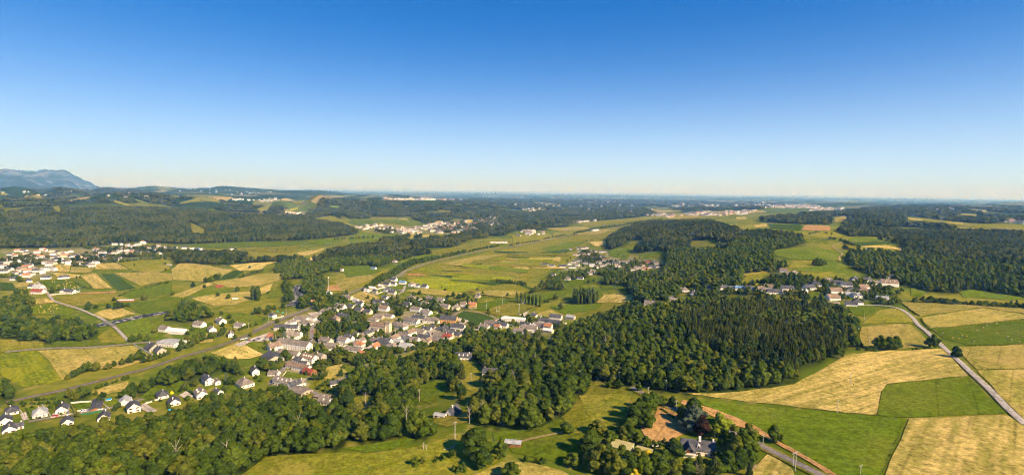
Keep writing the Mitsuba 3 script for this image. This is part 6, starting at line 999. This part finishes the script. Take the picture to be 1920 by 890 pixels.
# ------------------------------------------------------------------ the ground sheet, with its share of woodland floor and of trodden village ground
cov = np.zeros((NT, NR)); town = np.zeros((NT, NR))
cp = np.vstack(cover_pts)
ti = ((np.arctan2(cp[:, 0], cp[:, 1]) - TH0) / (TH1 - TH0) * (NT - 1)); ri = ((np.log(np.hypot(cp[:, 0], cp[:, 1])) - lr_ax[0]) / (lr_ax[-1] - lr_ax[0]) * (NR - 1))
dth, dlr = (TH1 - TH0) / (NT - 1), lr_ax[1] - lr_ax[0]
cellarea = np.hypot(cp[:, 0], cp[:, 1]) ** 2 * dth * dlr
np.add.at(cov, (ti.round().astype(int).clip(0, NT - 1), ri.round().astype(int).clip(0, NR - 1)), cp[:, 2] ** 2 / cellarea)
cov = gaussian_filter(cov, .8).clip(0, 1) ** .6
for px in ([(500,600),(600,570),(700,570),(850,570),(900,600),(1050,600),(1000,640),(880,620),(700,680),(620,740),(520,740),(500,680)], [(0,470),(180,460),(330,470),(230,500),(120,495),(90,520),(0,530)], [(1040,490),(1090,465),(1230,490),(1200,510),(1060,515)], [(1550,530),(1640,525),(1640,560),(1560,575)], [(640,420),(800,425),(940,405),(1000,415),(850,440),(700,435)]):
    w = world_poly(px); town[contains_xy(w, GX, GY)] = 1
town = gaussian_filter(town, 1.0)
vid = np.arange(NT * NR).reshape(NT, NR)
f = np.stack([vid[:-1, :-1], vid[:-1, 1:], vid[1:, 1:], vid[1:, :-1]], -1).reshape(-1, 4)
back_t = np.linspace(TH1, TH0 + 2 * math.pi, 40)
v = np.stack([GX, GY, HG], -1).reshape(-1, 3)
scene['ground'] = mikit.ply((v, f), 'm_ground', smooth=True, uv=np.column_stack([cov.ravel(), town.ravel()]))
bx = np.stack(np.meshgrid(back_t, lr_ax[::8], indexing='ij'), -1); br = np.exp(bx[..., 1])
wgt = np.linspace(0, 1, 40)[:, None]; bz = HG[-1:, ::8] * (1 - wgt) + HG[:1, ::8] * wgt
bv = np.stack([br * np.sin(bx[..., 0]), br * np.cos(bx[..., 0]), bz - .5], -1); n8 = bv.shape[1]
bid = np.arange(40 * n8).reshape(40, n8); bf = np.stack([bid[:-1, :-1], bid[:-1, 1:], bid[1:, 1:], bid[1:, :-1]], -1).reshape(-1, 4)
near_disc = [(0.0, 0.0, float(HG[:, 0].mean()))] + [(R0 * 1.02 * math.sin(a), R0 * 1.02 * math.cos(a), H(R0 * math.sin(a), R0 * math.cos(a))) for a in np.linspace(0, 2 * math.pi, 48, endpoint=False)]
nf = np.array([[0, 1 + (i + 1) % 48, 1 + i] for i in range(48)])
allv, allf = join([(bv.reshape(-1, 3), np.vstack([bf[:, [0, 1, 2]], bf[:, [0, 2, 3]]])), (np.array(near_disc), nf)])
scene['terrain'] = mikit.ply((allv, allf), 'm_ground', smooth=True, uv=np.zeros((len(allv), 2)))
tag('ground', 'wide river valley floor and hills under fields and woods', 'ground', kind='structure')
tag('terrain', 'green country continuing around behind the viewpoint', 'terrain', kind='structure')

# mountains on the far left
def mountain(ridge, dist, width, seed, label, base=-40):
    px = np.array([r[0] for r in ridge], float); py = np.array([r[1] for r in ridge], float)
    n, m = 220, 60
    qx = np.linspace(px[0], px[-1], n); qy = np.interp(qx, px, py)
    a, t = ray(qx, qy); top = CAM_Z + dist * t + (meshkit.fbm(np.column_stack([a * dist / 350, 0 * a, 0 * a + seed]), 4, seed) - .5) * 190
    s = np.linspace(-1, 1, m)
    A, Sg = np.meshgrid(a, s, indexing='ij'); R = dist + Sg * width
    X, Y = R * np.sin(A), R * np.cos(A)
    ns = meshkit.fbm(np.stack([X / 1500, Y / 1500, 0 * X], -1), 5, seed); spur = 1 - np.abs(2 * meshkit.fbm(np.stack([A * dist / 480, Sg * 2.0, 0 * X], -1), 5, seed + 3) - 1) ** .7
    prof = (1 - np.abs(Sg)) ** 1.1
    Z = base + (top[:, None] - base) * prof * (1 - (1 - prof) * .85 * spur) + (ns - .5) * 260 * np.abs(Sg) ** .5 * (1 - np.abs(Sg)) - 12
    Z = np.maximum(Z, -20 - 4 * ns)
    vid = np.arange(n * m).reshape(n, m); f = np.stack([vid[:-1, :-1], vid[:-1, 1:], vid[1:, 1:], vid[1:, :-1]], -1).reshape(-1, 4)
    key = numbered('mountain'); scene[key] = mikit.ply((np.stack([X, Y, Z], -1).reshape(-1, 3), f), 'm_mountain', smooth=True); tag(key, label, 'mountain', kind='structure')
mountain([(-260,318),(-150,306),(-60,312),(0,316),(15,314),(22,315),(40,317),(60,317),(80,319),(92,321),(105,320),(122,320),(135,325),(150,331),(165,338),(178,346),(190,353),(205,362)], 21000, 3200, 3, 'hazy blue mountain crest with a long falling shoulder')
mountain([(-260,330),(-100,326),(0,328),(40,328),(60,325),(75,325),(92,330),(108,336),(120,333),(132,340),(145,349),(160,360)], 18500, 2600, 11, 'middle blue mountain ridge below the highest crest')
mountain([(-260,322),(-120,330),(-40,328),(0,326),(20,326),(35,328),(52,334),(70,340),(84,344),(98,347),(112,355),(122,362)], 16000, 2600, 17, 'lower darker mountain ridge before the high crest')
finish_labels()
